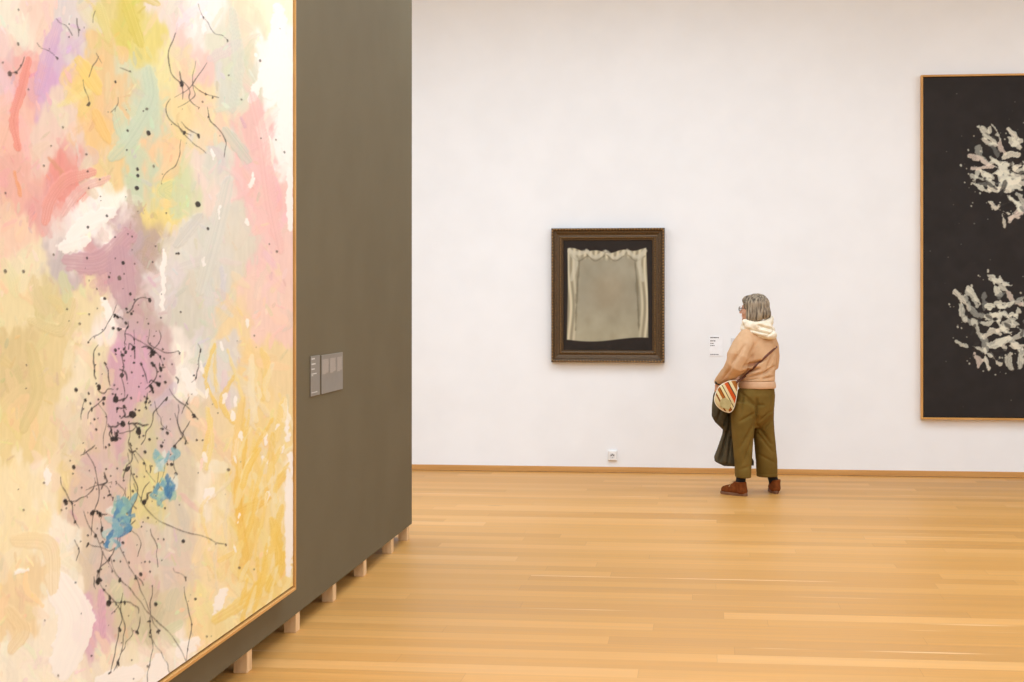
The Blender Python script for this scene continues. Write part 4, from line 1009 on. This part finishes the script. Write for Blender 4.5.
# --- striped shoulder bag at her left hip
bg = thing('shoulder_bag', 'small striped cream, orange and brown cloth bag hanging at the visitor\'s left hip', 'bag', base, TH)
BC = L(726.5, 397, -0.10)
bm = bmesh.new()
outl = [(722.5, 383.5), (729.5, 380.5), (737.6, 380.2), (737.8, 388), (736.6, 398), (734.2, 408), (731.0, 412.3), (726.5, 412.6), (721.0, 410.0), (716.2, 405.5), (714.0, 399.5), (715.8, 392.0), (718.8, 386.5)]
outl = [tuple(p) for p in catmull(outl + [outl[0]], 4)][:-1]
cxp = sum(p[0] for p in outl) / len(outl); cyp = sum(p[1] for p in outl) / len(outl)
rowsB = []
for k_, yo in ((0.80, -0.046), (0.93, -0.036), (1.0, -0.014), (1.0, 0.014), (0.93, 0.036), (0.80, 0.046)):
    rowsB.append([bm.verts.new(tuple(L(cxp + (p[0] - cxp) * k_, cyp + (p[1] - cyp) * k_, -0.10 + 0.004 * (p[0] - cxp) * 0 + yo) - BC)) for p in outl])
for r0, r1 in zip(rowsB, rowsB[1:]):
    m_ = len(r0)
    for k in range(m_): bm.faces.new((r0[k], r0[(k + 1) % m_], r1[(k + 1) % m_], r1[k]))
bm.faces.new(rowsB[0][::-1]); bm.faces.new(rowsB[-1])
bmesh.ops.recalc_face_normals(bm, faces=bm.faces)
bago = obj('bag_body', bm, MAT['bag'], bg, True); bago.location = Vector(BC)
# piping round the front edge, pocket patch, orange tab
bm = bmesh.new(); e_ = [L(cxp + (p[0] - cxp) * 0.955, cyp + (p[1] - cyp) * 0.955, -0.10 - 0.031) for p in outl]; chain(bm, e_ + [e_[0]], [0.0045] * (len(e_) + 1), 7)
obj('piping', bm, MAT['hood'], bg, True)
bm = bmesh.new()
pk = [(721.0, 399.5), (725.5, 397.5), (731.8, 402.5), (730.5, 407.0), (728.6, 410.0), (720.8, 407.0), (719.6, 403)]
fr = [bm.verts.new(tuple(L(x, y, -0.155))) for x, y in pk]; bk = [bm.verts.new(tuple(L(x, y, -0.140))) for x, y in pk]
bm.faces.new(fr); bm.faces.new(bk[::-1])
for k in range(len(pk)): bm.faces.new((fr[k], fr[(k + 1) % len(pk)], bk[(k + 1) % len(pk)], bk[k]))
bmesh.ops.recalc_face_normals(bm, faces=bm.faces); bevel(bm, 0.003, 2)
obj('pocket', bm, MAT['bagpatch'], bg)
# strap: from the bag up across the back, over her right side and down the front
me_ = hoodie.data; tree = BVHTree.FromPolygons([v.co.copy() for v in me_.vertices], [tuple(p.vertices) for p in me_.polygons])
pts = [L(735.5, 383.5, -0.13), L(738.5, 380.8, -0.165)]
for t in np.linspace(0, 1, 16):
    x_, y_ = 743.0 + (776.6 - 743.0) * t, 377.8 + (346.5 - 377.8) * t
    o_ = L(x_, y_, -0.6); d_ = L(x_, y_, 0.6) - o_; d_ = d_ / np.linalg.norm(d_)
    h_ = tree.ray_cast(Vector(o_), Vector(d_), 1.5)
    if h_[0] is not None: pts.append(np.array(h_[0]) - d_ * 0.004)
last = pts[-1]
pts += [L(776.4, 343.8, 0.13), L(774.5, 341.5, 0.18), L(769, 344, 0.215), L(757, 352, 0.225), L(744, 364, 0.20), L(734, 374, 0.12), L(729, 381.5, -0.04), L(729, 384, -0.09)]
bm = bmesh.new(); chain(bm, pts, [0.0095] * len(pts), 8, 0.45)
obj('strap', bm, MAT['strap'], bg, True)


# ------------------------------------------------------------------ light
def area(name, loc, sx_, sy_, power, color=(1, 0.95, 0.89), rot=(0, 0, 0), spread=180):
    l = bpy.data.lights.new(name, 'AREA'); l.shape = 'RECTANGLE'; l.size = sx_; l.size_y = sy_; l.energy = power; l.color = color
    l.spread = math.radians(spread)
    o = bpy.data.objects.new(name, l); COL.objects.link(o); o.location = loc; o.rotation_euler = rot
    return o
for x, kx in ((-5.2, 1.0), (-0.3, 1.0), (4.6, 0.86)):
    for y in (-2.0, 2.4, 6.8, 11.2):
        area('ceiling_lamp', (x, y, CEIL - 0.06), 3.2, 3.0, 148 * kx, (0.668, 0.825, 1.0))
w_ = bpy.data.worlds.new('world'); scene.world = w_; w_.use_nodes = True
w_.node_tree.nodes['Background'].inputs['Color'].default_value = (1, 0.96, 0.92, 1)
w_.node_tree.nodes['Background'].inputs['Strength'].default_value = 0.3

scene.view_settings.view_transform = 'Standard'
scene.view_settings.look = 'None'
scene.view_settings.gamma = 1.0
scene.view_settings.use_curve_mapping = False
scene.view_settings.exposure = 0.0
